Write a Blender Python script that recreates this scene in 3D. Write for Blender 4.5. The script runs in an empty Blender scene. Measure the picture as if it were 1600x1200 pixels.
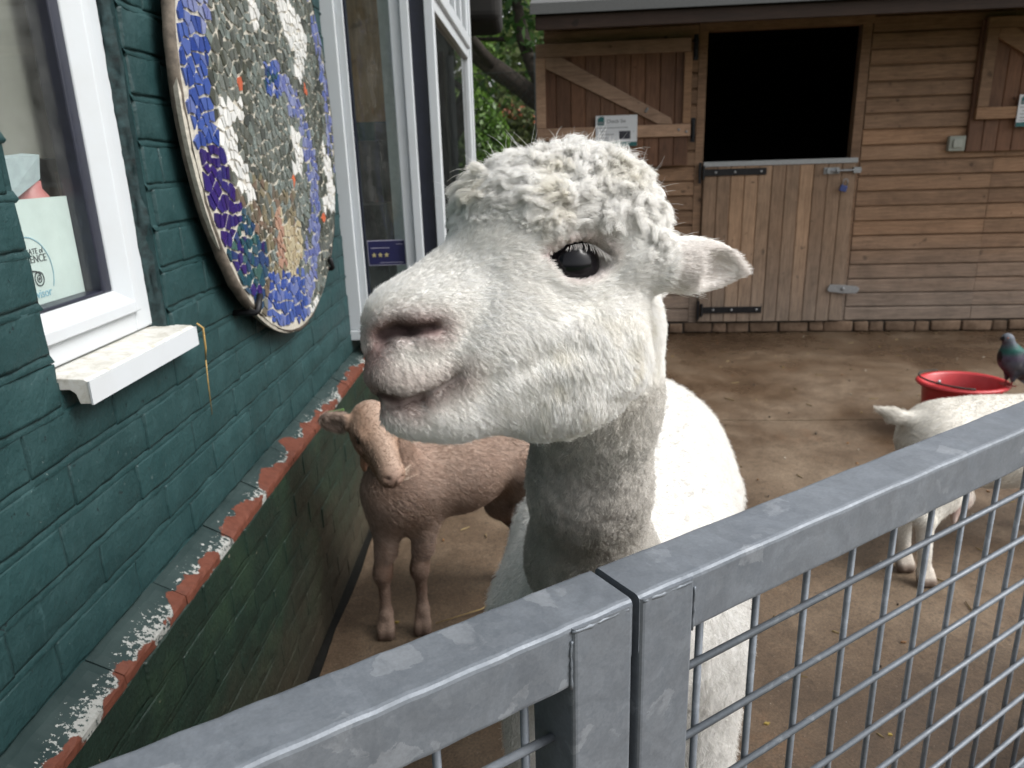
import bpy, bmesh, math, random
import numpy as np
from mathutils import Vector, Matrix, Quaternion
from mathutils.kdtree import KDTree

random.seed(7)
rng = np.random.default_rng(7)
scene = bpy.context.scene
col = scene.collection
R_ = math.radians

# ------------------------------------------------------------------ camera
CAM_H = 1.37
cam_data = bpy.data.cameras.new("camera")
cam = bpy.data.objects.new("camera", cam_data)
col.objects.link(cam)
PITCH, YAW, ROLL = R_(16.9), R_(1.2), R_(1.8)
_fw = Vector((-math.sin(YAW)*math.cos(PITCH), math.cos(YAW)*math.cos(PITCH), -math.sin(PITCH)))
_r0 = Vector((math.cos(YAW), math.sin(YAW), 0))
_u0 = _r0.cross(_fw)
_r = _r0*math.cos(ROLL) - _u0*math.sin(ROLL)
_u = _r.cross(_fw)
M = Matrix(((_r.x, _u.x, -_fw.x, 0), (_r.y, _u.y, -_fw.y, 0), (_r.z, _u.z, -_fw.z, CAM_H), (0, 0, 0, 1)))
cam.matrix_world = M
cam_data.sensor_width = 36.0
cam_data.lens = 36.0*1155/1600
cam_data.clip_start = 0.02
cam_data.clip_end = 500
cam_data.dof.use_dof = True
cam_data.dof.focus_distance = 0.70
cam_data.dof.aperture_fstop = 11.0
scene.camera = cam

# ------------------------------------------------------------------ sky, sun, exposure
SUN_EL, SUN_AZ = R_(46), R_(104)          # azimuth measured from +Y towards +X
world = bpy.data.worlds.new("World")
scene.world = world
world.use_nodes = True
wn = world.node_tree.nodes; wl = world.node_tree.links
wn.clear()
sky = wn.new("ShaderNodeTexSky")
sky.sky_type = 'NISHITA'
sky.sun_disc = False
sky.sun_elevation = SUN_EL
sky.sun_rotation = SUN_AZ
sky.air_density = 1.0
sky.dust_density = 4.0
sky.ozone_density = 1.0
hsv = wn.new("ShaderNodeHueSaturation")
hsv.inputs["Saturation"].default_value = 0.12      # overcast: a pale, almost grey sky
bg = wn.new("ShaderNodeBackground")
bg.inputs["Strength"].default_value = 0.13
wo = wn.new("ShaderNodeOutputWorld")
wl.new(sky.outputs[0], hsv.inputs["Color"])
wl.new(hsv.outputs[0], bg.inputs["Color"])
wl.new(bg.outputs[0], wo.inputs["Surface"])

sun_data = bpy.data.lights.new("sun", 'SUN')
sun_data.energy = 1.3
sun_data.angle = R_(28)
sun_data.color = (1.0, 0.97, 0.93)
sun = bpy.data.objects.new("sun", sun_data)
col.objects.link(sun)
sd = Vector((math.sin(SUN_AZ)*math.cos(SUN_EL), math.cos(SUN_AZ)*math.cos(SUN_EL), math.sin(SUN_EL)))
sun.rotation_euler = sd.to_track_quat('Z', 'Y').to_euler()
sun.location = sd*20

scene.view_settings.view_transform = 'Standard'
scene.view_settings.look = 'None'
scene.view_settings.gamma = 1.0
scene.view_settings.use_curve_mapping = False
scene.view_settings.exposure = 0.92

scene.render.engine = 'CYCLES'
cy = scene.cycles
cy.use_denoising = True
try:
    cy.denoiser = 'OPENIMAGEDENOISE'
    cy.denoising_prefilter = 'ACCURATE'
    cy.denoising_input_passes = 'RGB_ALBEDO_NORMAL'
except Exception:
    pass
cy.max_bounces = 8
cy.diffuse_bounces = 4
cy.glossy_bounces = 3
cy.transmission_bounces = 4
cy.transparent_max_bounces = 12
cy.caustics_reflective = False
cy.caustics_refractive = False
cy.sample_clamp_indirect = 6.0
try:
    scene.cycles_curves.shape = 'RIBBONS'
    scene.cycles_curves.subdivisions = 2
except Exception:
    pass

# ------------------------------------------------------------------ helpers: objects
def link(o, parent=None):
    col.objects.link(o)
    if parent is not None:
        o.parent = parent
    return o

def tag(o, label=None, cat=None, group=None, kind=None):
    if label: o["label"] = label
    if cat: o["category"] = cat
    if group: o["group"] = group
    if kind: o["kind"] = kind
    return o

def empty(name, loc=(0, 0, 0), rz=0.0, parent=None):
    o = bpy.data.objects.new(name, None)
    o.location = loc
    o.rotation_euler = (0, 0, rz)
    o.empty_display_size = 0.05
    return link(o, parent)

def mesh_obj(name, verts, faces, material=None, parent=None, smooth=False):
    me = bpy.data.meshes.new(name)
    me.from_pydata([tuple(v) for v in verts], [], [tuple(f) for f in faces])
    me.update()
    if smooth:
        me.polygons.foreach_set("use_smooth", [True]*len(me.polygons))
    if material is not None:
        me.materials.append(material)
    return link(bpy.data.objects.new(name, me), parent)

def np_mesh(name, V, Fq, material=None, parent=None, smooth=True):
    """mesh from numpy arrays: V (n,3), Fq (m,4) or (m,3)"""
    me = bpy.data.meshes.new(name)
    n, m, k = len(V), len(Fq), Fq.shape[1]
    me.vertices.add(n)
    me.vertices.foreach_set("co", np.ascontiguousarray(V, dtype=np.float32).ravel())
    me.loops.add(m*k)
    me.loops.foreach_set("vertex_index", np.ascontiguousarray(Fq, dtype=np.int32).ravel())
    me.polygons.add(m)
    me.polygons.foreach_set("loop_start", np.arange(0, m*k, k, dtype=np.int32))
    me.update(calc_edges=True)
    if smooth:
        me.polygons.foreach_set("use_smooth", np.ones(m, dtype=bool))
    if material is not None:
        me.materials.append(material)
    return link(bpy.data.objects.new(name, me), parent)

class MB:
    """collects simple solids for ONE part and links them as one mesh"""
    def __init__(s):
        s.v = []; s.f = []
    def add(s, vs, fs):
        b = len(s.v)
        s.v += [Vector(v) for v in vs]
        s.f += [[i+b for i in f] for f in fs]
        return s
    def box(s, x0, x1, y0, y1, z0, z1):
        vs = [(x0,y0,z0),(x1,y0,z0),(x1,y1,z0),(x0,y1,z0),(x0,y0,z1),(x1,y0,z1),(x1,y1,z1),(x0,y1,z1)]
        return s.add(vs, [(0,3,2,1),(4,5,6,7),(0,1,5,4),(1,2,6,5),(2,3,7,6),(3,0,4,7)])
    def prism(s, pts, axis, a0, a1):
        """polygon pts (2D) extruded along an axis: 0 -> (y,z), 1 -> (x,z), 2 -> (x,y)"""
        n = len(pts)
        def mk(p, a):
            return {0: (a, p[0], p[1]), 1: (p[0], a, p[1]), 2: (p[0], p[1], a)}[axis]
        vs = [mk(p, a0) for p in pts] + [mk(p, a1) for p in pts]
        fs = [list(range(n))[::-1], [i+n for i in range(n)]]
        for i in range(n):
            j = (i+1) % n
            fs.append([i, j, j+n, i+n])
        return s.add(vs, fs)
    def tube(s, pts, rad, seg=8, cap=True):
        pts = [Vector(p) for p in pts]
        n = len(pts)
        rads = rad if hasattr(rad, '__len__') else [rad]*n
        up = None
        rings = []
        for i, p in enumerate(pts):
            t = (pts[min(i+1, n-1)] - pts[max(i-1, 0)])
            if t.length < 1e-9: t = Vector((0, 0, 1))
            t.normalize()
            if up is None:
                up = t.orthogonal().normalized()
            up = (up - t*up.dot(t))
            if up.length < 1e-6: up = t.orthogonal()
            up.normalize()
            w = t.cross(up)
            rings.append([p + (up*math.cos(a) + w*math.sin(a))*rads[i] for a in [2*math.pi*k/seg for k in range(seg)]])
        vs = [v for r in rings for v in r]
        fs = []
        for i in range(n-1):
            for k in range(seg):
                a = i*seg+k; b = i*seg+(k+1) % seg
                fs.append([a, b, b+seg, a+seg])
        if cap:
            fs.append(list(range(seg))[::-1]); fs.append([(n-1)*seg+k for k in range(seg)])
        return s.add(vs, fs)
    def lathe(s, prof, seg=24, c=(0, 0, 0), sx=1.0, sy=1.0):
        """prof: list of (r, z) from one end to the other"""
        n = len(prof); vs = []
        for r, z in prof:
            for k in range(seg):
                a = 2*math.pi*k/seg
                vs.append((c[0]+r*sx*math.cos(a), c[1]+r*sy*math.sin(a), c[2]+z))
        fs = []
        for i in range(n-1):
            for k in range(seg):
                a = i*seg+k; b = i*seg+(k+1) % seg
                fs.append([a, b, b+seg, a+seg])
        return s.add(vs, fs)
    def xf(s, m):
        s.v = [m @ v for v in s.v]
        return s
    def build(s, name, material=None, parent=None, smooth=False, bevel=0.0, seg=2):
        me = bpy.data.meshes.new(name)
        me.from_pydata([tuple(v) for v in s.v], [], s.f)
        bm = bmesh.new(); bm.from_mesh(me)
        bmesh.ops.recalc_face_normals(bm, faces=bm.faces)
        if bevel > 0:
            bmesh.ops.bevel(bm, geom=[e for e in bm.edges if len(e.link_faces) == 2 and e.calc_face_angle(0) > 0.6], offset=bevel, segments=seg, profile=0.5, affect='EDGES')
        bm.to_mesh(me); bm.free()
        if smooth:
            me.polygons.foreach_set("use_smooth", [True]*len(me.polygons))
        if material is not None:
            me.materials.append(material)
        return link(bpy.data.objects.new(name, me), parent)

def copy_obj(o, parent=None):
    c = o.copy()
    col.objects.link(c)
    c.parent = parent
    return c

# ------------------------------------------------------------------ helpers: implicit shapes -> one continuous mesh
class Field:
    def __init__(s, xs, ys, zs):
        s.xs, s.ys, s.zs = [np.asarray(a, np.float32) for a in (xs, ys, zs)]
        s.F = np.full((len(xs), len(ys), len(zs)), 9.0, np.float32)
    def sub(s, lo, hi):
        sl = []
        for a, l, h in zip((s.xs, s.ys, s.zs), lo, hi):
            i0 = max(int(np.searchsorted(a, l))-1, 0); i1 = min(int(np.searchsorted(a, h))+1, len(a))
            if i1 <= i0: return None
            sl.append(slice(i0, i1))
        return tuple(sl)
    def pts(s, sl):
        return s.xs[sl[0]][:, None, None], s.ys[sl[1]][None, :, None], s.zs[sl[2]][None, None, :]
    def blend(s, sl, d, k, carve=False):
        a = s.F[sl]
        if carve:
            b = -d
            h = np.maximum(k-np.abs(a-b), 0)/k if k > 0 else 0
            s.F[sl] = np.maximum(a, b) + (h*h*k*0.25 if k > 0 else 0)
        else:
            h = np.maximum(k-np.abs(a-d), 0)/k if k > 0 else 0
            s.F[sl] = np.minimum(a, d) - (h*h*k*0.25 if k > 0 else 0)
    def cone(s, a, b, ra, rb, k=0.03, carve=False, flat=None):
        """capsule with two radii"""
        a = np.asarray(a, float); b = np.asarray(b, float); m = max(ra, rb)+k+0.03
        sl = s.sub(np.minimum(a, b)-m, np.maximum(a, b)+m)
        if sl is None: return
        X, Y, Z = s.pts(sl)
        ab = b-a; L2 = max(float(ab@ab), 1e-12)
        t = ((X-a[0])*ab[0]+(Y-a[1])*ab[1]+(Z-a[2])*ab[2])/L2
        t = np.clip(t, 0, 1)
        d = np.sqrt((X-a[0]-t*ab[0])**2+(Y-a[1]-t*ab[1])**2+(Z-a[2]-t*ab[2])**2) - (ra+(rb-ra)*t)
        s.blend(sl, d.astype(np.float32), k, carve)
    def chain(s, pts, rads, k=0.03):
        for i in range(len(pts)-1):
            s.cone(pts[i], pts[i+1], rads[i], rads[i+1], k)
    def ell(s, c, r, axes=None, k=0.03, carve=False):
        """ellipsoid, axes: 3x3 rows = local axes"""
        c = np.asarray(c, float); r = np.asarray(r, float)
        A = np.eye(3) if axes is None else np.asarray(axes, float)
        m = float(max(r))+k+0.03
        sl = s.sub(c-m, c+m)
        if sl is None: return
        X, Y, Z = s.pts(sl)
        X = X-c[0]; Y = Y-c[1]; Z = Z-c[2]
        q = [A[i, 0]*X+A[i, 1]*Y+A[i, 2]*Z for i in range(3)]
        k0 = np.sqrt((q[0]/r[0])**2+(q[1]/r[1])**2+(q[2]/r[2])**2)
        k1 = np.sqrt((q[0]/r[0]**2)**2+(q[1]/r[1]**2)**2+(q[2]/r[2]**2)**2)
        d = k0*(k0-1)/np.maximum(k1, 1e-6)
        s.blend(sl, d.astype(np.float32), k, carve)
    def mesh(s):
        F = s.F; S = F < 0
        nx, ny, nz = F.shape
        cnt = np.zeros((nx-1, ny-1, nz-1), np.uint8)
        for i in (0, 1):
            for j in (0, 1):
                for k in (0, 1):
                    cnt += S[i:nx-1+i, j:ny-1+j, k:nz-1+k]
        act = (cnt > 0) & (cnt < 8)
        I = np.argwhere(act)
        idx = np.full(act.shape, -1, np.int32)
        idx[act] = np.arange(len(I), dtype=np.int32)
        co = (s.xs, s.ys, s.zs)
        acc = np.zeros((len(I), 3)); num = np.zeros(len(I))
        for ax in range(3):
            o = [a for a in range(3) if a != ax]
            for u in (0, 1):
                for v in (0, 1):
                    A = I.copy(); A[:, o[0]] += u; A[:, o[1]] += v
                    B = A.copy(); B[:, ax] += 1
                    fa = F[A[:, 0], A[:, 1], A[:, 2]]; fb = F[B[:, 0], B[:, 1], B[:, 2]]
                    m = (fa < 0) != (fb < 0)
                    t = np.where(m, fa/np.where(m, fa-fb, 1), 0)
                    p = np.stack([co[d][A[:, d]] for d in range(3)], 1).astype(float)
                    p[:, ax] += t*(co[ax][B[:, ax]]-co[ax][A[:, ax]])
                    acc += p*m[:, None]; num += m
        V = acc/num[:, None]
        quads = []
        for ax in range(3):
            o = [(ax+1) % 3, (ax+2) % 3]
            n = [nx, ny, nz]
            lo = [slice(None)]*3; hi = [slice(None)]*3
            lo[ax] = slice(0, n[ax]-1); hi[ax] = slice(1, n[ax])
            E = S[tuple(lo)] != S[tuple(hi)]
            P = np.argwhere(E)
            ok = (P[:, o[0]] > 0) & (P[:, o[1]] > 0) & (P[:, o[0]] < n[o[0]]-1) & (P[:, o[1]] < n[o[1]]-1)
            P = P[ok]
            ins = S[P[:, 0], P[:, 1], P[:, 2]]
            def cell(du, dv):
                Q = P.copy(); Q[:, o[0]] += du; Q[:, o[1]] += dv
                return idx[Q[:, 0], Q[:, 1], Q[:, 2]]
            q = np.stack([cell(-1, -1), cell(0, -1), cell(0, 0), cell(-1, 0)], 1)
            q[~ins] = q[~ins][:, ::-1]
            quads.append(q)
        Q = np.concatenate(quads)
        Q = Q[(Q >= 0).all(1)]
        return V, Q

def vert_normals(V, Q):
    n = np.cross(V[Q[:, 2]]-V[Q[:, 0]], V[Q[:, 3]]-V[Q[:, 1]])
    N = np.zeros_like(V)
    for i in range(4):
        np.add.at(N, Q[:, i], n)
    return N/np.maximum(np.linalg.norm(N, axis=1, keepdims=True), 1e-12)

def relax(V, Q, it=2, f=0.5):
    for _ in range(it):
        S = np.zeros_like(V); c = np.zeros(len(V))
        for i in range(4):
            j = (i+1) % 4
            np.add.at(S, Q[:, i], V[Q[:, j]]); np.add.at(c, Q[:, i], 1)
            np.add.at(S, Q[:, j], V[Q[:, i]]); np.add.at(c, Q[:, j], 1)
        V = V*(1-f)+f*S/np.maximum(c, 1)[:, None]
    return V

def axis_grid(*segs):
    """segs: (start, stop, step) joined into one increasing axis"""
    a = []
    for s0, s1, st in segs:
        a += list(np.arange(s0, s1-1e-6, st))
    a.append(segs[-1][1])
    return np.array(a)

def noise3(P, scale, seed=0):
    """cheap smooth value noise in [-1,1] for arrays of points"""
    q = P*scale
    i = np.floor(q).astype(np.int64); f = q-i
    f = f*f*(3-2*f)
    def h(a, b, c):
        n = (a*374761393 + b*668265263 + c*2147483647 + seed*1274126177) & 0xffffffff
        n = ((n ^ (n >> 13))*1274126177) & 0xffffffff
        n = (n ^ (n >> 16)) & 0xffff
        return n/32767.5-1
    r = 0
    for dx in (0, 1):
        for dy in (0, 1):
            for dz in (0, 1):
                w = (f[:, 0] if dx else 1-f[:, 0])*(f[:, 1] if dy else 1-f[:, 1])*(f[:, 2] if dz else 1-f[:, 2])
                r = r + w*h(i[:, 0]+dx, i[:, 1]+dy, i[:, 2]+dz)
    return r

def set_vcol(obj, C, name="tint"):
    a = obj.data.attributes.new(name, 'FLOAT_COLOR', 'POINT')
    C4 = np.ones((len(C), 4), np.float32); C4[:, :3] = C
    a.data.foreach_set("color", C4.ravel())

def sample_surface(V, Q, dens, n, rg):
    """n random points on quads, chosen by area x density (per vertex)"""
    T = np.concatenate([Q[:, [0, 1, 2]], Q[:, [0, 2, 3]]])
    a = V[T[:, 0]]; b = V[T[:, 1]]; c = V[T[:, 2]]
    ar = np.linalg.norm(np.cross(b-a, c-a), axis=1)*dens[T].mean(1)
    cs = np.cumsum(ar); t = np.searchsorted(cs, rg.random(n)*cs[-1])
    t = np.minimum(t, len(T)-1)
    u = rg.random(n); v = rg.random(n); m = u+v > 1
    u[m] = 1-u[m]; v[m] = 1-v[m]
    w = np.stack([1-u-v, u, v], 1)
    return T[t], w

def interp(A, T, w):
    return (A[T]*(w[:, :, None] if A.ndim == 2 else w)).sum(1)

def make_fur(name, roots, normals, flow, length, lift, color, material, parent, rad=0.00022,
             clump=0.006, clump_f=0.7, curl=0.0, curl_n=2.0, wild=0.25, npts=6, rg=None):
    """strands with clumps and curls as one hair object; the array arguments are per strand"""
    rg = rg or rng
    n = len(roots)
    L = np.asarray(length)*(1+0.35*(rg.random(n)-0.5))
    lift = np.asarray(lift)[:, None]
    tang = flow - normals*(flow*normals).sum(1, keepdims=True)
    tang /= np.maximum(np.linalg.norm(tang, axis=1, keepdims=True), 1e-9)
    rnd = rg.normal(size=(n, 3))
    d0 = normals*lift + tang*(1-lift) + rnd*wild*0.5
    d0 /= np.linalg.norm(d0, axis=1, keepdims=True)
    d1 = normals*lift*0.35 + tang*(1-lift*0.5) + rnd*wild
    d1 /= np.linalg.norm(d1, axis=1, keepdims=True)
    t = np.linspace(0, 1, npts)
    P = np.zeros((n, npts, 3))
    for k in range(npts):
        tk = t[k]
        P[:, k] = roots + L[:, None]*(d0*(tk-0.5*tk*tk) + d1*0.5*tk*tk)*1.0
    # clumps: nearest of a thinned set of roots
    csz = np.asarray(clump)*np.ones(n)
    area_per = float(np.median(csz))**2
    nc = max(int(n*0.02), 8)
    pick = rg.random(n) < np.clip(1.0/np.maximum(1, (csz**2)/ (csz**2).mean()), 0, 1)
    cand = np.nonzero(pick)[0]
    # poisson-like thinning on a jittered lattice of cell = clump size
    key = np.floor((roots[cand]+0.0007*noise3(roots[cand], 90.0)[:, None])/csz[cand][:, None]).astype(np.int64)
    _, first = np.unique(key, axis=0, return_index=True)
    cen = cand[first]
    kd = KDTree(len(cen))
    for i, c in enumerate(cen):
        kd.insert(roots[c], i)
    kd.balance()
    near = np.array([kd.find(p)[1] for p in roots])
    g = cen[near]
    cf = (np.asarray(clump_f)*np.ones(n))[:, None]
    cu = (np.asarray(curl)*np.ones(n))
    ph = rg.random(n)*6.283
    e1 = np.cross(d0, np.array([0.31, 0.77, 0.55])); e1 /= np.maximum(np.linalg.norm(e1, axis=1, keepdims=True), 1e-9)
    e2 = np.cross(d0, e1)
    out = P.copy()
    for k in range(npts):
        tk = t[k]
        w = cf*(tk**0.8)
        off = (roots-roots[g])*(1-tk*0.75)
        out[:, k] = P[:, k]*(1-w) + (P[g, k]+off*0.35)*w
        a = ph[g]+tk*6.283*curl_n
        amp = cu*min(1.0, tk*2.2)
        out[:, k] += (e1[g]*np.cos(a)[:, None]+e2[g]*np.sin(a)[:, None])*amp[:, None]
    cur = bpy.data.hair_curves.new(name)
    cur.add_curves([npts]*n)
    cur.attributes["position"].data.foreach_set("vector", out.astype(np.float32).ravel())
    ra = cur.attributes.get("radius") or cur.attributes.new("radius", 'FLOAT', 'POINT')
    prof = (1-0.75*t**1.5)
    rr = (np.asarray(rad)*np.ones(n))[:, None]*prof[None, :]
    ra.data.foreach_set("value", rr.astype(np.float32).ravel())
    ca = cur.attributes.new("tint", 'FLOAT_COLOR', 'CURVE')
    C4 = np.ones((n, 4), np.float32); C4[:, :3] = color
    ca.data.foreach_set("color", C4.ravel())
    cur.materials.append(material)
    return link(bpy.data.objects.new(name, cur), parent)

# ------------------------------------------------------------------ helpers: materials
class Mat:
    def __init__(s, name):
        s.m = bpy.data.materials.new(name)
        s.m.use_nodes = True
        s.t = s.m.node_tree
        s.t.nodes.clear()
        s.out = s.t.nodes.new("ShaderNodeOutputMaterial")
    def n(s, typ, ins=None, **at):
        nd = s.t.nodes.new("ShaderNode"+typ)
        for k, v in at.items():
            setattr(nd, k, v)
        for k, v in (ins or {}).items():
            sock = nd.inputs[k]
            if hasattr(v, "is_output") or isinstance(v, bpy.types.NodeSocket):
                s.t.links.new(v, sock)
            else:
                if isinstance(v, tuple) and len(v) == 3 and sock.type == 'RGBA': v = (*v, 1)
                sock.default_value = v
        return nd
    def coord(s, what="Object", scale=(1, 1, 1), rot=(0, 0, 0)):
        tc = s.n("TexCoord")
        mp = s.n("Mapping", {"Vector": tc.outputs[what], "Scale": scale, "Rotation": rot})
        return mp.outputs[0]
    def world(s, scale=(1, 1, 1)):
        g = s.n("NewGeometry")
        mp = s.n("Mapping", {"Vector": g.outputs["Position"], "Scale": scale})
        return mp.outputs[0]
    def noise(s, vec, scale, detail=4, rough=0.6, dist=0.0):
        return s.n("TexNoise", {"Vector": vec, "Scale": scale, "Detail": detail, "Roughness": rough, "Distortion": dist}).outputs["Fac"]
    def ramp(s, fac, stops, interp='LINEAR'):
        r = s.n("ValToRGB", {"Fac": fac})
        e = r.color_ramp.elements
        r.color_ramp.interpolation = interp
        while len(e) < len(stops): e.new(0.5)
        for el, (p, c) in zip(e, stops):
            el.position = p
            el.color = (*c, 1) if isinstance(c, tuple) else (c, c, c, 1)
        return r.outputs["Color"]
    def mix(s, fac, a, b, blend='MIX'):
        nd = s.n("Mix", data_type='RGBA', blend_type=blend)
        for sock, v in ((nd.inputs[0], fac), (nd.inputs[6], a), (nd.inputs[7], b)):
            if isinstance(v, bpy.types.NodeSocket): s.t.links.new(v, sock)
            else: sock.default_value = v if not (isinstance(v, tuple) and len(v) == 3) else (*v, 1)
        return nd.outputs[2]
    def math(s, op, a, b=0.0, clamp=False):
        nd = s.n("Math", operation=op, use_clamp=clamp)
        for sock, v in ((nd.inputs[0], a), (nd.inputs[1], b)):
            if isinstance(v, bpy.types.NodeSocket): s.t.links.new(v, sock)
            else: sock.default_value = v
        return nd.outputs[0]
    def bump(s, h, strength=0.3, dist=0.01, normal=None):
        ins = {"Height": h, "Strength": strength, "Distance": dist}
        if normal is not None: ins["Normal"] = normal
        return s.n("Bump", ins).outputs[0]
    def bsdf(s, color, rough=0.6, metal=0.0, normal=None, spec=0.5, **more):
        ins = {"Base Color": color, "Roughness": rough, "Metallic": metal, "Specular IOR Level": spec}
        if normal is not None: ins["Normal"] = normal
        ins.update(more)
        b = s.n("BsdfPrincipled", ins)
        s.t.links.new(b.outputs[0], s.out.inputs[0])
        return s.m
    def surf(s, sh):
        s.t.links.new(sh, s.out.inputs[0])
        return s.m

def plain(name, color, rough=0.6, metal=0.0, var=0.12, scale=40.0, bump=0.15):
    """a single-colour surface with a little grain so it is never dead flat"""
    m = Mat(name)
    v = m.coord("Object")
    f = m.noise(v, scale, 5, 0.65)
    c2 = tuple(min(1, c*(1+var)) for c in color); c1 = tuple(c*(1-var) for c in color)
    c = m.ramp(f, [(0.3, c1), (0.7, c2)])
    r = m.math('MULTIPLY_ADD', f, 0.2); m.t.nodes[-1].inputs[2].default_value = max(rough-0.1, 0)
    return m.bsdf(c, r, metal, m.bump(f, bump, 0.002))

def fur_mat(name, transl=0.35, spec=0.04):
    m = Mat(name)
    a = m.n("Attribute", attribute_name="tint")
    d = m.n("BsdfDiffuse", {"Color": a.outputs["Color"]})
    t = m.n("BsdfTranslucent", {"Color": a.outputs["Color"]})
    mx = m.n("MixShader", {0: transl, 1: d.outputs[0], 2: t.outputs[0]})
    g = m.n("BsdfGlossy", {"Color": (0.9, 0.9, 0.9), "Roughness": 0.45})
    m2 = m.n("MixShader", {0: spec, 1: mx.outputs[0], 2: g.outputs[0]})
    return m.surf(m2.outputs[0])

def skin_mat(name, rough=0.75, scale=120.0, bump=0.3):
    m = Mat(name)
    a = m.n("Attribute", attribute_name="tint")
    f = m.noise(m.coord("Object"), scale, 4, 0.6)
    c = m.mix(0.25, a.outputs["Color"], m.ramp(f, [(0.35, 0.55), (0.65, 1.0)]), 'MULTIPLY')
    return m.bsdf(c, rough, 0, m.bump(f, bump, 0.002), spec=0.2)

# ------------------------------------------------------------------ materials
def mk_teal():
    m = Mat("teal_wall_paint")
    v = m.world()
    f = m.noise(v, 9, 5, 0.6); g = m.noise(v, 140, 4, 0.65); h = m.noise(v, 45, 3, 0.5)
    c = m.ramp(f, [(0.25, (0.010, 0.035, 0.037)), (0.55, (0.0135, 0.044, 0.046)), (0.8, (0.019, 0.055, 0.057))])
    obj = m.n("ObjectInfo")
    c = m.mix(0.35, c, m.ramp(obj.outputs["Random"], [(0, 0.75), (1, 1.25)]), 'MULTIPLY')
    chips = m.ramp(m.noise(v, 75, 4, 0.7, 0.6), [(0.70, 0.0), (0.715, 1.0)])
    c = m.mix(m.math('MULTIPLY', chips, 0.5), c, (0.24, 0.29, 0.28, 1))
    scuff = m.ramp(m.noise(m.world((3.0, 3.0, 0.7)), 16, 5, 0.75, 1.2), [(0.60, 0.0), (0.72, 1.0)])
    c = m.mix(m.math('MULTIPLY', scuff, 0.45), c, (0.045, 0.095, 0.10, 1))
    pit = m.noise(v, 60, 4, 0.65)
    dark = m.ramp(pit, [(0.305, 1.0), (0.33, 0.0)])
    c = m.mix(m.math('MULTIPLY', dark, 0.75), c, (0.004, 0.010, 0.012, 1))
    hh = m.math('SUBTRACT', m.math('ADD', m.math('MULTIPLY', h, 0.9), m.math('MULTIPLY', g, 0.35)), m.math('MULTIPLY', dark, 0.6))
    return m.bsdf(c, m.ramp(f, [(0.3, 0.44), (0.7, 0.66)]), 0, m.bump(hh, 0.7, 0.005), spec=0.35)
MAT_TEAL = mk_teal()

def mk_green_low():
    m = Mat("green_plinth_paint")
    v = m.world()
    f = m.noise(v, 5, 6, 0.65, 0.4); g = m.noise(v, 120, 4, 0.6)
    c = m.ramp(f, [(0.25, (0.004, 0.012, 0.010)), (0.5, (0.006, 0.019, 0.013)), (0.75, (0.012, 0.032, 0.015))])
    # mud splashed up from the yard
    sep = m.n("SeparateXYZ", {0: m.world()})
    z = m.math('ADD', sep.outputs[2], m.math('MULTIPLY', m.noise(v, 3.5, 6, 0.7), 0.55))
    mud = m.ramp(z, [(0.30, 1.0), (0.62, 0.0)])
    c = m.mix(m.math('MULTIPLY', mud, 0.6), c, m.ramp(g, [(0.3, (0.045, 0.032, 0.021)), (0.7, (0.085, 0.062, 0.042))]))
    bits = m.ramp(m.noise(v, 42, 4, 0.75, 0.3), [(0.705, 0.0), (0.72, 1.0)])
    c = m.mix(m.math('MULTIPLY', bits, 0.7), c, (0.32, 0.27, 0.20, 1))
    hh = m.math('ADD', m.math('MULTIPLY', m.noise(v, 30, 5, 0.6), 0.8), m.math('MULTIPLY', g, 0.3))
    return m.bsdf(c, m.ramp(f, [(0.3, 0.34), (0.7, 0.55)]), 0, m.bump(hh, 0.9, 0.006), spec=0.5)
MAT_GREEN = mk_green_low()

def mk_ledge():
    """paint that has flaked off the sloping bricks: teal film, white undercoat, bare red brick"""
    m = Mat("flaking_ledge_paint")
    geo = m.n("NewGeometry")
    sep = m.n("SeparateXYZ", {0: geo.outputs["Position"]})
    v = m.world()
    # 0 at the wall, 1 at the outer arris
    u = m.math('MULTIPLY_ADD', sep.outputs[0], 1/0.054); m.t.nodes[-1].inputs[2].default_value = 0.686/0.054
    n1 = m.noise(v, 11, 5, 0.65); n2 = m.noise(v, 110, 3, 0.7); n3 = m.noise(v, 6.0, 3, 0.5); n4 = m.noise(v, 26, 5, 0.6)
    base = m.ramp(n1, [(0.3, (0.013, 0.026, 0.026)), (0.7, (0.032, 0.050, 0.049))])
    a = m.math('ADD', m.math('MULTIPLY', u, 0.75), m.math('MULTIPLY', n1, 0.75))
    sp = m.math('MULTIPLY_ADD', n2, 2.2); m.t.nodes[-1].inputs[2].default_value = -1.12
    wfac = m.ramp(m.math('ADD', a, sp), [(0.98, 0.0), (1.0, 1.0)])
    c = m.mix(wfac, base, m.ramp(n2, [(0.3, (0.20, 0.205, 0.19)), (0.7, (0.33, 0.335, 0.32))]))
    b = m.math('ADD', m.math('MULTIPLY', u, 0.42), m.math('ADD', m.math('MULTIPLY', n3, 1.55), m.math('MULTIPLY', n4, 0.35)))
    rfac = m.ramp(m.math('MULTIPLY', b, 0.5), [(0.610, 0.0), (0.617, 1.0)])
    red = m.ramp(m.noise(v, 60, 5, 0.65), [(0.3, (0.085, 0.028, 0.018)), (0.7, (0.135, 0.046, 0.029))])
    c = m.mix(rfac, c, red)
    hgt = m.math('SUBTRACT', m.math('MULTIPLY', n2, 0.3), m.math('MULTIPLY', rfac, 0.7))
    return m.bsdf(c, 0.6, 0, m.bump(hgt, 0.5, 0.002), spec=0.2)
MAT_LEDGE = mk_ledge()

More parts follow.
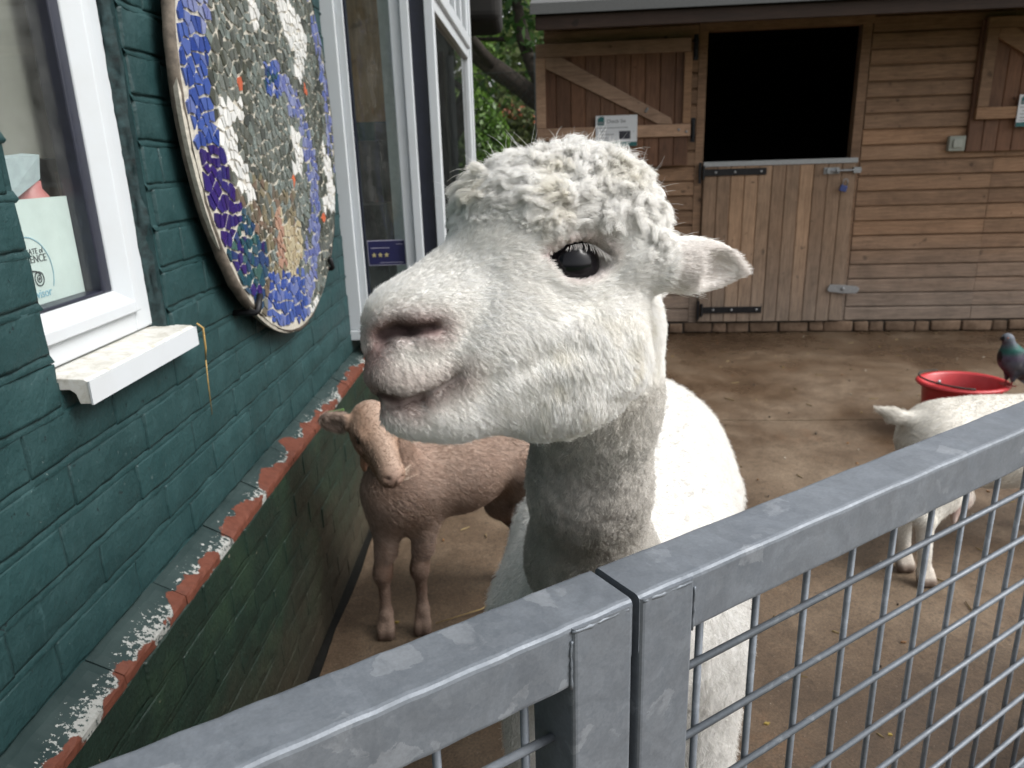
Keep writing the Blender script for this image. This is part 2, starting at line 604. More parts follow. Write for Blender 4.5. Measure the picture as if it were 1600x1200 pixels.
def mk_upvc():
    m = Mat("white_window_plastic")
    v = m.world()
    d = m.ramp(m.noise(v, 6, 6, 0.7), [(0.45, 0.0), (0.8, 1.0)])
    g = m.ramp(m.noise(v, 90, 4, 0.8, 0.5), [(0.70, 0.0), (0.78, 1.0)])
    c = m.mix(m.math('MULTIPLY', d, 0.25), (0.52, 0.55, 0.575, 1), (0.40, 0.39, 0.355, 1))
    c = m.mix(m.math('MULTIPLY', g, 0.35), c, (0.22, 0.20, 0.16, 1))
    return m.bsdf(c, 0.32, 0, m.bump(m.noise(v, 60, 3), 0.05, 0.001))
MAT_UPVC = mk_upvc()

def mk_sill_top():
    m = Mat("dirty_sill_plastic")
    v = m.world()
    n = m.noise(v, 35, 6, 0.75, 0.5)
    c = m.ramp(n, [(0.30, (0.36, 0.34, 0.28)), (0.5, (0.55, 0.54, 0.50)), (0.72, (0.64, 0.65, 0.64))])
    return m.bsdf(c, 0.5, 0, m.bump(n, 0.15, 0.001))
MAT_SILL = mk_sill_top()

MAT_GASKET = plain("navy_rubber_gasket", (0.012, 0.014, 0.026), 0.35, 0, 0.2, 60, 0.05)

def mk_glass(name, tint=(0.93, 0.96, 0.95), ior=1.5, dirt=0.06):
    m = Mat(name)
    t = m.n("BsdfTransparent", {"Color": tint})
    g = m.n("BsdfGlossy", {"Color": (1, 1, 1), "Roughness": 0.015})
    fr = m.n("Fresnel", {"IOR": ior})
    geo = m.n("NewGeometry")       # only the outer skin of the pane mirrors
    ff = m.math('MULTIPLY', fr.outputs[0], m.math('SUBTRACT', 1.0, geo.outputs["Backfacing"]))
    mx = m.n("MixShader", {0: ff, 1: t.outputs[0], 2: g.outputs[0]})
    d = m.n("BsdfDiffuse", {"Color": (0.5, 0.5, 0.48)})
    n = m.noise(m.world(), 14, 6, 0.75)
    f = m.math('MULTIPLY', m.ramp(n, [(0.4, 0.2), (0.75, 1.0)]), dirt)
    m2 = m.n("MixShader", {0: f, 1: mx.outputs[0], 2: d.outputs[0]})
    return m.surf(m2.outputs[0])
MAT_GLASS = mk_glass("window_glass")
MAT_DARKGLASS = mk_glass("porch_glass", (0.42, 0.45, 0.44), 1.8, 0.03)

def mk_wood(name, c1, c2, grey, axis, zgrey=(0.25, 0.75), gamount=0.75, seedscale=1.0):
    """stained softwood; axis = grain direction in object space"""
    m = Mat(name)
    tc = m.n("TexCoord")
    oi = m.n("ObjectInfo")
    off = m.n("VectorMath", {0: oi.outputs["Location"], 1: (3.7, 5.1, 7.3)}, operation='MULTIPLY')
    rnd = m.n("CombineXYZ", {0: m.math('MULTIPLY', oi.outputs["Random"], 37.0), 1: m.math('MULTIPLY', oi.outputs["Random"], 11.0), 2: 0.0})
    v0 = m.n("VectorMath", {0: tc.outputs["Object"], 1: rnd.outputs[0]}, operation='ADD').outputs[0]
    sc = [1.0, 1.0, 1.0]; sc[axis] = 0.06
    v = m.n("Mapping", {"Vector": v0, "Scale": tuple(sc)}).outputs[0]
    g1 = m.noise(v, 34, 6, 0.7, 0.6); g2 = m.noise(v, 150, 3, 0.6); kn = m.noise(v0, 5.5, 3, 0.5)
    c = m.ramp(g1, [(0.25, c1), (0.75, c2)])
    c = m.mix(0.8, c, m.ramp(oi.outputs["Random"], [(0.0, (0.72, 0.68, 0.66)), (0.5, (1.0, 1.0, 1.0)), (1.0, (1.25, 1.15, 1.05))]), 'MULTIPLY')
    knot = m.ramp(m.noise(v0, 13.0, 2, 0.4), [(0.70, 0.0), (0.76, 1.0)])
    c = m.mix(m.math('MULTIPLY', knot, 0.7), c, tuple(q*0.3 for q in c1)+(1,))
    if grey is not None:
        sep = m.n("SeparateXYZ", {0: m.world()})
        z = m.math('ADD', sep.outputs[2], m.math('MULTIPLY', m.noise(v, 6, 5, 0.7), 0.45))
        w = m.ramp(z, [(zgrey[0], 1.0), (zgrey[1], 0.0)])
        c = m.mix(m.math('MULTIPLY', w, gamount), c, m.ramp(g1, [(0.25, tuple(q*0.65 for q in grey)), (0.75, grey)]))
    c = m.mix(0.5, c, m.ramp(g2, [(0.33, 0.45), (0.6, 1.1)]), 'MULTIPLY')
    stain = m.noise(m.n("Mapping", {"Vector": v0, "Scale": (1.0, 1.0, 1.0)}).outputs[0], 4.0, 5, 0.7, 0.5)
    c = m.mix(0.6, c, m.ramp(stain, [(0.3, 0.62), (0.5, 1.0), (0.7, 1.28)]), 'MULTIPLY')
    return m.bsdf(c, 0.62, 0, m.bump(m.math('ADD', g1, m.math('MULTIPLY', g2, 0.4)), 0.25, 0.002), spec=0.3)
MAT_CLAD = mk_wood("stained_cladding_wood", (0.220, 0.133, 0.080), (0.355, 0.228, 0.145), (0.32, 0.262, 0.218), 0, (0.45, 1.05), 0.8)
MAT_DOORW = mk_wood("stained_door_wood", (0.265, 0.178, 0.118), (0.405, 0.285, 0.195), (0.29, 0.235, 0.190), 2, (0.35, 1.1), 0.75)
MAT_REDW = mk_wood("red_brown_shutter_wood", (0.130, 0.068, 0.042), (0.225, 0.122, 0.076), None, 2)
MAT_BRACE = mk_wood("pale_brace_wood", (0.34, 0.22, 0.152), (0.48, 0.335, 0.242), None, 0)
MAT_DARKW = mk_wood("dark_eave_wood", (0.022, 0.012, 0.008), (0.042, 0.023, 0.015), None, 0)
MAT_PLY = mk_wood("pale_plywood", (0.30, 0.19, 0.10), (0.42, 0.28, 0.16), None, 2)
MAT_FENCEW = mk_wood("weathered_fence_wood", (0.10, 0.085, 0.07), (0.17, 0.15, 0.125), None, 0)

def mk_galv():
    m = Mat("galvanised_steel")
    v0 = m.coord("Object")
    wob = m.n("TexNoise", {"Vector": v0, "Scale": 45.0, "Detail": 4.0, "Roughness": 0.7})
    wv = m.n("VectorMath", {0: wob.outputs["Color"], 1: (0.022, 0.022, 0.022)}, operation='MULTIPLY')
    v = m.n("VectorMath", {0: v0, 1: wv.outputs[0]}, operation='ADD').outputs[0]
    vo = m.n("TexVoronoi", {"Vector": v, "Scale": 95.0, "Randomness": 1.0}, feature='F1')
    n = m.noise(v, 30, 5, 0.65, 0.5); n2 = m.noise(v, 7, 4, 0.6)
    sp = m.n("SeparateColor", {0: vo.outputs["Color"]})
    c = m.ramp(sp.outputs[0], [(0.0, (0.138, 0.156, 0.180)), (0.6, (0.158, 0.176, 0.200)), (1.0, (0.180, 0.199, 0.224))])
    c = m.mix(0.5, c, m.ramp(n2, [(0.3, (0.112, 0.128, 0.150)), (0.7, (0.180, 0.199, 0.222))]))
    pv = m.n("TexVoronoi", {"Vector": m.n("Mapping", {"Vector": v, "Scale": (1, 1, 1)}).outputs[0], "Scale": 34.0}, feature='F1')
    ps = m.n("SeparateColor", {0: pv.outputs["Color"]})
    patch = m.math('MULTIPLY', m.ramp(ps.outputs[1], [(0.89, 0.0), (0.91, 1.0)]), m.ramp(n, [(0.42, 0.0), (0.52, 1.0)]))
    c = m.mix(m.math('MULTIPLY', patch, 0.30), c, (0.34, 0.36, 0.385, 1))
    grain = m.noise(v0, 260, 3, 0.7)
    c = m.mix(0.35, c, m.ramp(grain, [(0.3, 0.72), (0.7, 1.22)]), 'MULTIPLY')
    cloud = m.noise(v0, 16, 6, 0.72, 0.8)
    c = m.mix(0.5, c, m.ramp(cloud, [(0.34, 0.78), (0.5, 1.0), (0.66, 1.30)]), 'MULTIPLY')
    dirt = m.ramp(m.noise(v, 80, 5, 0.8), [(0.66, 0.0), (0.74, 1.0)])
    c = m.mix(m.math('MULTIPLY', dirt, 0.4), c, (0.13, 0.125, 0.12, 1))
    return m.bsdf(c, m.ramp(n, [(0.3, 0.46), (0.7, 0.66)]), 0.35, m.bump(m.noise(v, 220, 3, 0.6), 0.10, 0.001))
MAT_GALV = mk_galv()
MAT_IRON = plain("black_iron", (0.018, 0.018, 0.020), 0.5, 0.6, 0.35, 50, 0.25)
MAT_ZINC = plain("zinc_fitting", (0.32, 0.33, 0.34), 0.45, 0.7, 0.2, 80, 0.15)
MAT_BLUEMETAL = plain("blue_padlock", (0.045, 0.07, 0.22), 0.4, 0.1, 0.2, 80, 0.1)
MAT_FELT = plain("grey_roofing_felt", (0.085, 0.088, 0.088), 0.9, 0, 0.25, 160, 0.5)
MAT_BLACK = plain("stable_shade_black", (0.010, 0.009, 0.008), 0.95, 0, 0.3, 12, 0.2)  # near-black puts the unlit stable's shade into the surface colour
MAT_GROUT = plain("grey_mosaic_grout", (0.40, 0.375, 0.32), 0.9, 0, 0.3, 90, 0.5)
MAT_RIM = plain("weathered_mosaic_rim", (0.12, 0.10, 0.08), 0.9, 0, 0.5, 45, 0.6)

def mk_concrete():
    m = Mat("wet_brown_concrete")
    v = m.world()
    n1 = m.noise(v, 1.1, 6, 0.62, 0.3); n2 = m.noise(v, 7, 6, 0.65, 0.4); n3 = m.noise(v, 160, 4, 0.7)
    c = m.ramp(n1, [(0.28, (0.060, 0.039, 0.024)), (0.47, (0.108, 0.074, 0.047)), (0.66, (0.178, 0.134, 0.093))])
    c = m.mix(0.55, c, m.ramp(n2, [(0.28, (0.50, 0.46, 0.42)), (0.68, (1.25, 1.22, 1.18))]), 'MULTIPLY')
    rust = m.ramp(m.noise(v, 2.3, 5, 0.7, 0.6), [(0.60, 0.0), (0.75, 1.0)])
    c = m.mix(m.math('MULTIPLY', rust, 0.35), c, (0.16, 0.075, 0.030, 1))
    n5 = m.noise(v, 42, 5, 0.75)
    c = m.mix(0.65, c, m.ramp(n3, [(0.32, 0.35), (0.64, 1.35)]), 'MULTIPLY')
    c = m.mix(0.6, c, m.ramp(n5, [(0.32, 0.35), (0.45, 1.0), (0.7, 1.25)]), 'MULTIPLY')
    vo = m.n("TexVoronoi", {"Vector": v, "Scale": 85.0}, feature='F1')
    agg = m.ramp(vo.outputs["Distance"], [(0.10, 1.0), (0.2, 0.0)])
    vs = m.n("SeparateColor", {0: vo.outputs["Color"]})
    agg = m.math('MULTIPLY', agg, m.ramp(vs.outputs[0], [(0.78, 0.0), (0.8, 1.0)]))
    c = m.mix(m.math('MULTIPLY', agg, 0.6), c, m.ramp(vs.outputs[1], [(0.2, (0.30, 0.25, 0.20)), (0.8, (0.20, 0.09, 0.05))]))
    sy = m.n("SeparateXYZ", {0: m.world()})
    damp = m.math('ADD', m.noise(v, 1.1, 5, 0.6, 0.5), m.math('MULTIPLY', m.math('SUBTRACT', sy.outputs[1], 3.6), -0.11))
    wet = m.ramp(damp, [(0.30, 0.14), (0.52, 0.66)])
    c = m.mix(m.ramp(damp, [(0.28, 0.45), (0.45, 0.0)]), c, m.mix(1.0, c, (0.62, 0.52, 0.44, 1), 'MULTIPLY'))
    r = m.mix(0.3, wet, m.ramp(n2, [(0.3, 0.2), (0.7, 0.9)]))
    h = m.math('ADD', m.math('MULTIPLY', n3, 0.35), m.math('ADD', m.math('MULTIPLY', n2, 0.9), agg))
    return m.bsdf(c, r, 0, m.bump(h, 0.6, 0.006), spec=0.45)
MAT_CONC = mk_concrete()

def mk_brick(name, a, b, paint=None):
    m = Mat(name)
    oi = m.n("ObjectInfo"); v = m.world()
    n = m.noise(v, 18, 6, 0.7); n2 = m.noise(v, 130, 4, 0.7)
    c = m.ramp(n, [(0.3, a), (0.7, b)])
    c = m.mix(0.7, c, m.ramp(oi.outputs["Random"], [(0, 0.7), (1, 1.25)]), 'MULTIPLY')
    return m.bsdf(c, 0.85, 0, m.bump(m.math('ADD', n, m.math('MULTIPLY', n2, 0.5)), 0.6, 0.004), spec=0.2)
MAT_PBRICK = mk_brick("worn_plinth_brick", (0.115, 0.075, 0.050), (0.235, 0.165, 0.115))
MAT_MORTAR = plain("dark_mortar", (0.055, 0.045, 0.036), 0.95, 0, 0.3, 70, 0.5)
MAT_MOSS = plain("mossy_joint", (0.030, 0.045, 0.018), 0.95, 0, 0.5, 60, 0.6)

# ------------------------------------------------------------------ ground
gr = MB().box(-60, 60, -30, 120, -0.5, -0.03).build("ground", None)
def mk_lawn():
    m = Mat("park_grass")
    v = m.world()
    n = m.noise(v, 3, 5, 0.7); n2 = m.noise(v, 60, 3, 0.7)
    c = m.ramp(n, [(0.3, (0.045, 0.085, 0.020)), (0.7, (0.085, 0.14, 0.035))])
    c = m.mix(0.4, c, m.ramp(n2, [(0.3, 0.5), (0.7, 1.3)]), 'MULTIPLY')
    return m.bsdf(c, 0.9, 0, m.bump(n2, 0.6, 0.02), spec=0.2)
gr.data.materials.append(mk_lawn())
tag(gr, kind="structure")
yard = MB().box(-0.9, 9.0, -3.0, 6.7, -0.028, -0.009).build("yard", MAT_MOSS)
tag(yard, kind="structure")
def slab(y0, y1, skew):
    nx, ny = 60, 40
    vs = []; fs = []
    for j in range(ny+1):
        for i in range(nx+1):
            x = -0.604+9.55*i/nx+(0.005*math.sin(j*1.9) if i == 0 else 0)
            ya = y0+(skew*(x-0.9) if y0 > -2.9 else 0); yb = y1+(skew*(x-0.9) if y1 < 6 else 0)
            y = ya+(yb-ya)*j/ny
            vs.append((x, y, 0))
    V = np.array(vs)
    V[:, 2] = 0.0025*noise3(V, 1.3, 5)+0.0012*noise3(V, 5.0, 6)-0.002
    for j in range(ny):
        for i in range(nx):
            a = j*(nx+1)+i
            fs.append((a, a+1, a+nx+2, a+nx+1))
    b = len(vs)
    # skirts so each slab is a solid with its own edge at the joint
    vs2 = [tuple(p) for p in V]
    for row, flip in ((0, True), (ny, False)):
        st = len(vs2)
        for i in range(nx+1):
            p = vs2[row*(nx+1)+i]
            vs2.append((p[0], p[1], p[2]))
        s2 = len(vs2)
        for i in range(nx+1):
            p = vs2[row*(nx+1)+i]
            vs2.append((p[0], p[1], -0.012))
        for i in range(nx):
            a = st+i
            f = (a, a+1, s2+i+1, s2+i)
            fs.append(f[::-1] if flip else f)
    return mesh_obj("concrete_slab", vs2, fs, MAT_CONC, yard, True)
gap_ = MB().box(-0.70, -0.585, -2.9, 6.6, -0.0275, -0.0086).build("drain_gap", plain("black_wet_gap", (0.006, 0.006, 0.005), 0.5, 0, 0.5, 40, 0.5), yard)
slab(-3.0, 3.754, -0.06)
slab(3.763, 6.65, -0.06)

# ------------------------------------------------------------------ painted brick building on the left
XU, XL = -0.685, -0.632           # faces of the upper wall and of the thicker base below it
bld = tag(empty("brick_building", (-0.9, 2.0, 0)), "dark teal painted brick building with white plastic windows and flaking ledge", "building")
BO = bld.location
def bpart(mb, name, mat, parent=None, **k):
    o = mb.build(name, mat, parent or bld, **k)
    if parent is None:
        o.location = -BO
    return o
Y0, Y1 = -0.6, 5.9
WIN = (1.03, 1.392, 1.075, 2.12)     # opening y0,y1,z0,z1 in the brick face
WB0 = 0.93                            # the frame sits in a rebate behind the near brick jamb
mb = MB()
mb.box(-1.02, XU-0.005, Y0, WB0, 0.60, 2.75)
mb.box(XU-0.030, XU-0.0052, WB0, WIN[0]-0.004, WIN[2]-0.01, WIN[3])
mb.box(-1.02, XU-0.005, WIN[1], 2.90, 0.60, 2.75)
mb.box(-1.02, XU-0.005, WB0, WIN[1], 0.60, WIN[2])
mb.box(-1.02, XU-0.005, WB0, WIN[1], WIN[3], 2.75)
mb.box(-1.02, XU-0.005, 2.90, 4.36, 0.60, 0.70)
mb.box(-1.02, XU-0.005, 2.90, 4.36, 2.45, 2.75)
mb.box(-1.02, XU-0.005, 4.36, Y1, 0.60, 2.75)
wall = bpart(mb, "wall", MAT_TEAL)
base = bpart(MB().box(-1.02, XL-0.0035, Y0, Y1, -0.02, 0.6055), "base_wall", MAT_GREEN)

def brick_mesh(L, Hh, depth, seed, rough=0.0016, nj=9, nk=4, edge=0.006):
    """a worn brick: face towards +x at x=0, y 0..L, z 0..H, rounded and uneven arrises"""
    r = np.random.default_rng(seed)
    vs = []; fs = []
    us = np.concatenate([[0.0], np.linspace(0.02, 0.98, nj-1), [1.0]])
    ws = np.concatenate([[0.0], np.linspace(0.07, 0.93, nk-1), [1.0]])
    pts = np.array([[0, u*L, w*Hh] for w in ws for u in us])
    ph = pts+seed*3.1
    pts[:, 0] += rough*noise3(ph, 45, seed)+rough*0.8*noise3(ph, 13, seed+3)
    eu = np.minimum(pts[:, 1], L-pts[:, 1]); ew = np.minimum(pts[:, 2], Hh-pts[:, 2])
    rim = (np.minimum(eu, ew) < 1e-6)
    tb = (ew < 1e-6)
    pts[rim, 0] -= edge*(0.55+0.75*noise3(ph[rim], 60, seed+5))*np.where(tb[rim], 1.0, 0.35)
    chip = np.clip(noise3(ph, 28, seed+9)-0.35, 0, 1)*np.clip(1-ew/(Hh*0.3), 0, 1)
    pts[:, 0] -= 0.010*chip
    wob = 0.0022
    pts[:, 2] += wob*noise3(ph, 22, seed+7)*(rim)*1.2
    pts[:, 1] += wob*noise3(ph, 22, seed+8)*(rim)
    n, m_ = len(us), len(ws)
    for j in range(m_-1):
        for i in range(n-1):
            a = j*n+i
            fs.append((a, a+1, a+n+1, a+n))
    vs = [tuple(p) for p in pts]
    # sides back to the wall
    ring = [i for i in range(n)]+[j*n+n-1 for j in range(1, m_)]+[(m_-1)*n+i for i in range(n-2, -1, -1)]+[j*n for j in range(m_-2, 0, -1)]
    st = len(vs)
    for q in ring:
        vs.append((-depth, pts[q, 1], pts[q, 2]))
    for i in range(len(ring)):
        j = (i+1) % len(ring)
        fs.append((ring[j], ring[i], st+i, st+j))
    me = bpy.data.meshes.new("brick")
    me.from_pydata(vs, [], fs)
    me.polygons.foreach_set("use_smooth", [True]*len(me.polygons))
    me.update()
    return me

BL, BH, BJ = 0.2225, 0.0655, 0.0765
def brick_set(L, mat, n, **k):
    out = []
    for s in range(n):
        me = brick_mesh(L, BH, 0.03, 17*s+int(L*1000), **k)
        me.materials.append(mat)
        out.append(me)
    return out
cache = {}
def bricks(parent, x, z0, rows, y_of_row, spans, mat, key, jog=0.0015, **k):
    r = random.Random(5)
    for row in range(rows):
        z = z0+row*BJ
        for (a, b) in spans(z):
            y = a; first = True
            off = y_of_row(row)
            # half-brick offset in alternate courses, cut to fit the ends
            y = a-((a-off) % 0.2255)
            while y < b-0.02:
                ya, yb = max(y, a), min(y+BL, b)
                L = round((yb-ya)/0.03)*0.03 if (yb-ya) < BL-0.004 else BL
                L = min(max(L, 0.03), BL)
                if yb-ya > 0.025:
                    kk = (key, round(L, 3))
                    if kk not in cache:
                        cache[kk] = brick_set(L, mat, 6 if L == BL else 3, **k)
                    o = bpy.data.objects.new("brick", r.choice(cache[kk]))
                    link(o, parent)
                    o.location = (x+r.uniform(-jog, jog), ya if y >= a else yb-L, z+r.uniform(-0.001, 0.001))
                    o.rotation_euler = (r.uniform(-0.006, 0.006), 0, r.uniform(-0.006, 0.006))
                y += 0.2255
def spans_up(z):
    zc = z+BH/2
    s = []
    top = 2.835
    if WIN[2]-0.03 < zc < WIN[3]:
        return [(0.42, WIN[0]-0.002), (WIN[1], top)]
    if zc < 0.70: return [(0.42, 3.90)]
    return [(0.42, top)]
bricks(wall, XU, 0.660, 19, lambda r: 0.11*(r % 2)+0.03*((r*7) % 3), spans_up, MAT_TEAL, "u", 0.0009, rough=0.0020, edge=0.0019)
# weather-struck bed joints: each a sloping, hand-trowelled strip, recessed under the brick above
rj = np.random.default_rng(4)
def joint(parent, x, z, a, b, rec, proud, mat):
    n = max(4, int((b-a)/0.012))
    ys_ = np.linspace(a, b, n+1)
    P0 = np.stack([np.full(n+1, z), ys_, np.full(n+1, z*7.0)], 1)
    w1 = noise3(P0, 16, 2); w2 = noise3(P0, 45, 3)
    vs = []
    for y_, a1, a2 in zip(ys_, w1, w2):
        vs.append((x-rec+0.0012*a2, y_, z+0.0118+0.0012*a1))
        vs.append((x-rec*0.75+0.0010*a1, y_, z+0.0088+0.0016*a2))
        vs.append((x+proud+0.0010*a1+0.0006*a2, y_, z+0.0002+0.0018*a1))
        vs.append((x-0.004, y_, z-0.0035+0.0022*a2))
    fs = []
    for i in range(n):
        for k in range(3):
            q = i*4+k
            fs.append((q, q+1, q+5, q+4))
    return mesh_obj("bed_joint", vs, fs, mat, parent, True)
for row in range(1, 19):
    z = 0.660+row*BJ-0.0110
    for (a, b) in spans_up(z+0.011):
        joint(wall, XU, z, a, b, 0.0052, 0.0008, MAT_TEAL)
for row in range(1, 8):
    joint(base, XL, 0.004+row*BJ-0.0110, 0.55, 3.60, 0.0018, 0.0003, MAT_GREEN)
bricks(base, XL, 0.004, 8, lambda r: 0.11*(r % 2), lambda z: [(0.55, 3.60)], MAT_GREEN, "l", 0.0005, rough=0.0018, edge=0.0009)

# sloping ledge bricks
led = bpart(MB().box(-1.02, XU-0.006, Y0, Y1, 0.600, 0.655), "ledge", MAT_TEAL)
r = random.Random(3)
y = Y0+0.02
lm = []
for s in range(4):
    rr = random.Random(40+s)
    n = 12; vs = []; fs = []
    L = 0.2165
    prof = [(XU-0.010, 0.606), (XL+0.0008, 0.606), (XL+0.0025, 0.609), (XL+0.0025, 0.622), (XL+0.0005, 0.6265), (XU+0.010, 0.650), (XU-0.010, 0.656)]
    for i in range(n+1):
        for j, (px, pz) in enumerate(prof):
            w = 0.0 if j in (0, 6) else 1.0
            e = 0.0025 if i in (0, n) else 0
            vs.append((px+w*(rr.uniform(-0.0012, 0.0008)-e), L*i/n, pz+w*(rr.uniform(-0.0010, 0.0008)-e)))
    k = len(prof)
    for i in range(n):
        for j in range(k):
            a = i*k+j; b = i*k+(j+1) % k
            fs.append((a, b, b+k, a+k))
    fs.append(tuple(range(k))[::-1]); fs.append(tuple(n*k+j for j in range(k)))
    me = bpy.data.meshes.new("brick"); me.from_pydata(vs, [], fs)
    bm_ = bmesh.new(); bm_.from_mesh(me); bmesh.ops.recalc_face_normals(bm_, faces=bm_.faces); bm_.to_mesh(me); bm_.free()
    me.materials.append(MAT_LEDGE)
    lm.append(me)
while y < Y1-0.1:
    o = link(bpy.data.objects.new("brick", r.choice(lm)), led)
    o.location = (r.uniform(-0.0015, 0.0015), y, r.uniform(-0.001, 0.001))
    y += 0.2195

# unseen roof slab, cut back to a strip so skylight reaches the room
bpart(MB().box(-1.06, -0.62, Y0, Y1, 2.75, 2.81), "roof_strip", MAT_FELT)
bpart(MB().box(-3.4, -1.03, Y0+0.1, 5.6, 0.0, 0.02), "interior_floor", plain("grey_interior_floor", (0.30, 0.29, 0.27), 0.8))
bpart(MB().box(-3.5, -3.4, Y0, 5.9, 0.0, 1.1), "rear_wall", MAT_TEAL)

# ------------------------------------------------------------------ window in the brick wall
XF = -0.7165
def window(y0, y1, z0, z1):
    w = empty("window", (XF-BO.x, y0-BO.y, z0-BO.z), parent=bld)
    O = Vector((XF, y0, z0))
    def part(mb, name, mat, **k):
        o = mb.build(name, mat, w, **k); o.location = -O
        return o
    # outer frame with a stepped inner bead: each member mitred as one moulding
    def member(a, b, side):
        pass
    f = 0.062
    m_ = MB()
    m_.box(XF-0.055, XF, y1-f, y1-0.004, z0+0.012, z1)
    m_.box(XF-0.055, XF, y0+0.004, y0+f, z0+0.012, z1)
    m_.box(XF-0.0551, XF+0.0004, y0+f, y1-f, z0+0.012, z0+0.055)
    m_.box(XF-0.0551, XF+0.0004, y0+f, y1-f, z1-f, z1)
    part(m_, "frame", MAT_UPVC, bevel=0.004)
    s0, s1, t0, t1 = y0+f-0.004, y1-f+0.004, z0+0.051, z1-f+0.004
    g = 0.042
    m_ = MB()
    m_.prism([(XF+0.012, s1), (XF-0.05, s1), (XF-0.05, s1-g), (XF-0.012, s1-g), (XF+0.012, s1-g*0.45)], 2, t0, t1)
    m_.prism([(XF+0.012, s0), (XF-0.05, s0), (XF-0.05, s0+g), (XF-0.012, s0+g), (XF+0.012, s0+g*0.45)], 2, t0, t1)
    m_.prism([(XF+0.0122, t0), (XF-0.0502, t0), (XF-0.0502, t0+g), (XF-0.0122, t0+g), (XF+0.0122, t0+g*0.45)], 1, s0+g*0.45, s1-g*0.45)
    part(m_, "sash", MAT_UPVC, bevel=0.002)
    q0, q1, v0, v1 = s0+g, s1-g, t0+g, t1
    m_ = MB()
    m_.box(XF-0.052, XF-0.013, q1-0.028, q1+0.001, v0, v1)
    m_.box(XF-0.052, XF-0.013, q0-0.001, q0+0.028, v0, v1)
    m_.box(XF-0.0522, XF-0.0135, q0, q1, v0-0.001, v0+0.006)
    part(m_, "gasket", MAT_GASKET, bevel=0.003)
    part(MB().box(XF-0.034, XF-0.030, q0+0.01, q1-0.01, v0-0.003, v1), "pane", MAT_GLASS)
    # sill with a sloping top and a drip nose
    m_ = MB()
    prof = [(XF-0.06, z0+0.012), (XF-0.06, z0-0.012), (-0.676, z0-0.012), (-0.668, z0-0.018), (-0.664, z0-0.034), (-0.648, z0-0.034), (-0.646, z0+0.0), (-0.652, z0+0.004)]
    m_.prism(prof, 1, 1.035, 1.408)
    part(m_, "sill", MAT_SILL, bevel=0.0012)
    m_ = MB().box(-0.6465, -0.6435, 1.034, 1.4095, z0-0.0352, z0+0.001)
    part(m_, "sill_nose", MAT_UPVC)
    return w
win = window(WB0+0.004, WIN[1], WIN[2], WIN[3])
# rough mortar fillet in the far reveal
nz_ = 150; prof_n = 7
vs = []; fs = []
for i in range(nz_+1):
    z_ = WIN[2]+(WIN[3]-WIN[2])*i/nz_
    for k in range(prof_n):
        t = k/(prof_n-1)
        q_ = np.array([[t*0.9, 0.0, z_]])
        a1 = float(noise3(q_*np.array([1.0, 1, 1]), 24, 3)[0]); a2 = float(noise3(q_, 85, 4)[0])
        vs.append((XF-0.004+t*(XU-0.006-XF+0.004)+0.002*a2, WIN[1]-0.010+0.012*t+0.0050*a1+0.0028*a2, z_))
for i in range(nz_):
    for k in range(prof_n-1):
        a = i*prof_n+k
        fs.append((a, a+1, a+prof_n+1, a+prof_n))
o = mesh_obj("reveal_mortar", vs, fs, plain("dirty_reveal_mortar", (0.018, 0.036, 0.038), 0.9, 0, 0.7, 60, 0.6), bld, True)
o.location = -BO

# ------------------------------------------------------------------ things behind that window
MAT_BLIND = plain("grey_brown_blind", (0.20, 0.185, 0.165), 0.8, 0, 0.06, 30, 0.05)
bl = MB().box(-0.800, -0.795, 0.95, 1.44, 1.395, 2.15).build("roller_blind", MAT_BLIND)
tag(bl, "grey brown roller blind pulled half down behind the window pane", "blind")
sh = MB().box(-0.985, -0.768, 0.9, 1.5, 1.128, 1.143).build("window_board", plain("cream_window_board", (0.42, 0.41, 0.37), 0.5))
tag(sh, "cream window board under the certificate inside the window", "shelf")
def text_part(s, size, loc, rot, mat, parent, name="lettering", ext=0.0003, align='LEFT', sx=1.0):
    cu = bpy.data.curves.new(name, 'FONT')
    cu.body = s; cu.size = size; cu.extrude = ext; cu.align_x = align; cu.resolution_u = 4
    cu.materials.append(mat)
    t = bpy.data.objects.new("t", cu)
    col.objects.link(t)
    me = bpy.data.meshes.new_from_object(t.evaluated_get(bpy.context.evaluated_depsgraph_get()))
    bpy.data.objects.remove(t)
    o = link(bpy.data.objects.new(name, me), parent)
    o.location = loc; o.rotation_euler = rot; o.scale = (sx, 1, 1)
    return o
MAT_CERT = plain("white_certificate_card", (0.60, 0.65, 0.64), 0.5, 0, 0.04, 15, 0.02)
MAT_INK = plain("dark_print", (0.03, 0.04, 0.05), 0.6, 0, 0.1, 60, 0.0)
MAT_BLUEINK = plain("pale_blue_print", (0.22, 0.40, 0.52), 0.6, 0, 0.1, 60, 0.0)
cert = tag(empty("certificate", (-0.764, 1.0, 1.144)), "white certificate card with a blue circle standing inside the left window", "certificate")
cb = MB().box(0, 0.004, 0.02, 0.262, 0.0, 0.190).build("card", MAT_CERT, cert)
ROT = (R_(90), 0, R_(90))
text_part("CERTIFICATE of", 0.0125, (0.0045, 0.171, 0.1075), ROT, MAT_INK, cert, align='RIGHT')
text_part("EXCELLENCE", 0.0165, (0.0045, 0.176, 0.0945), ROT, MAT_INK, cert, align='RIGHT')
text_part("tripadvisor", 0.0195, (0.0045, 0.172, 0.0400), ROT, MAT_BLUEINK, cert, align='RIGHT')
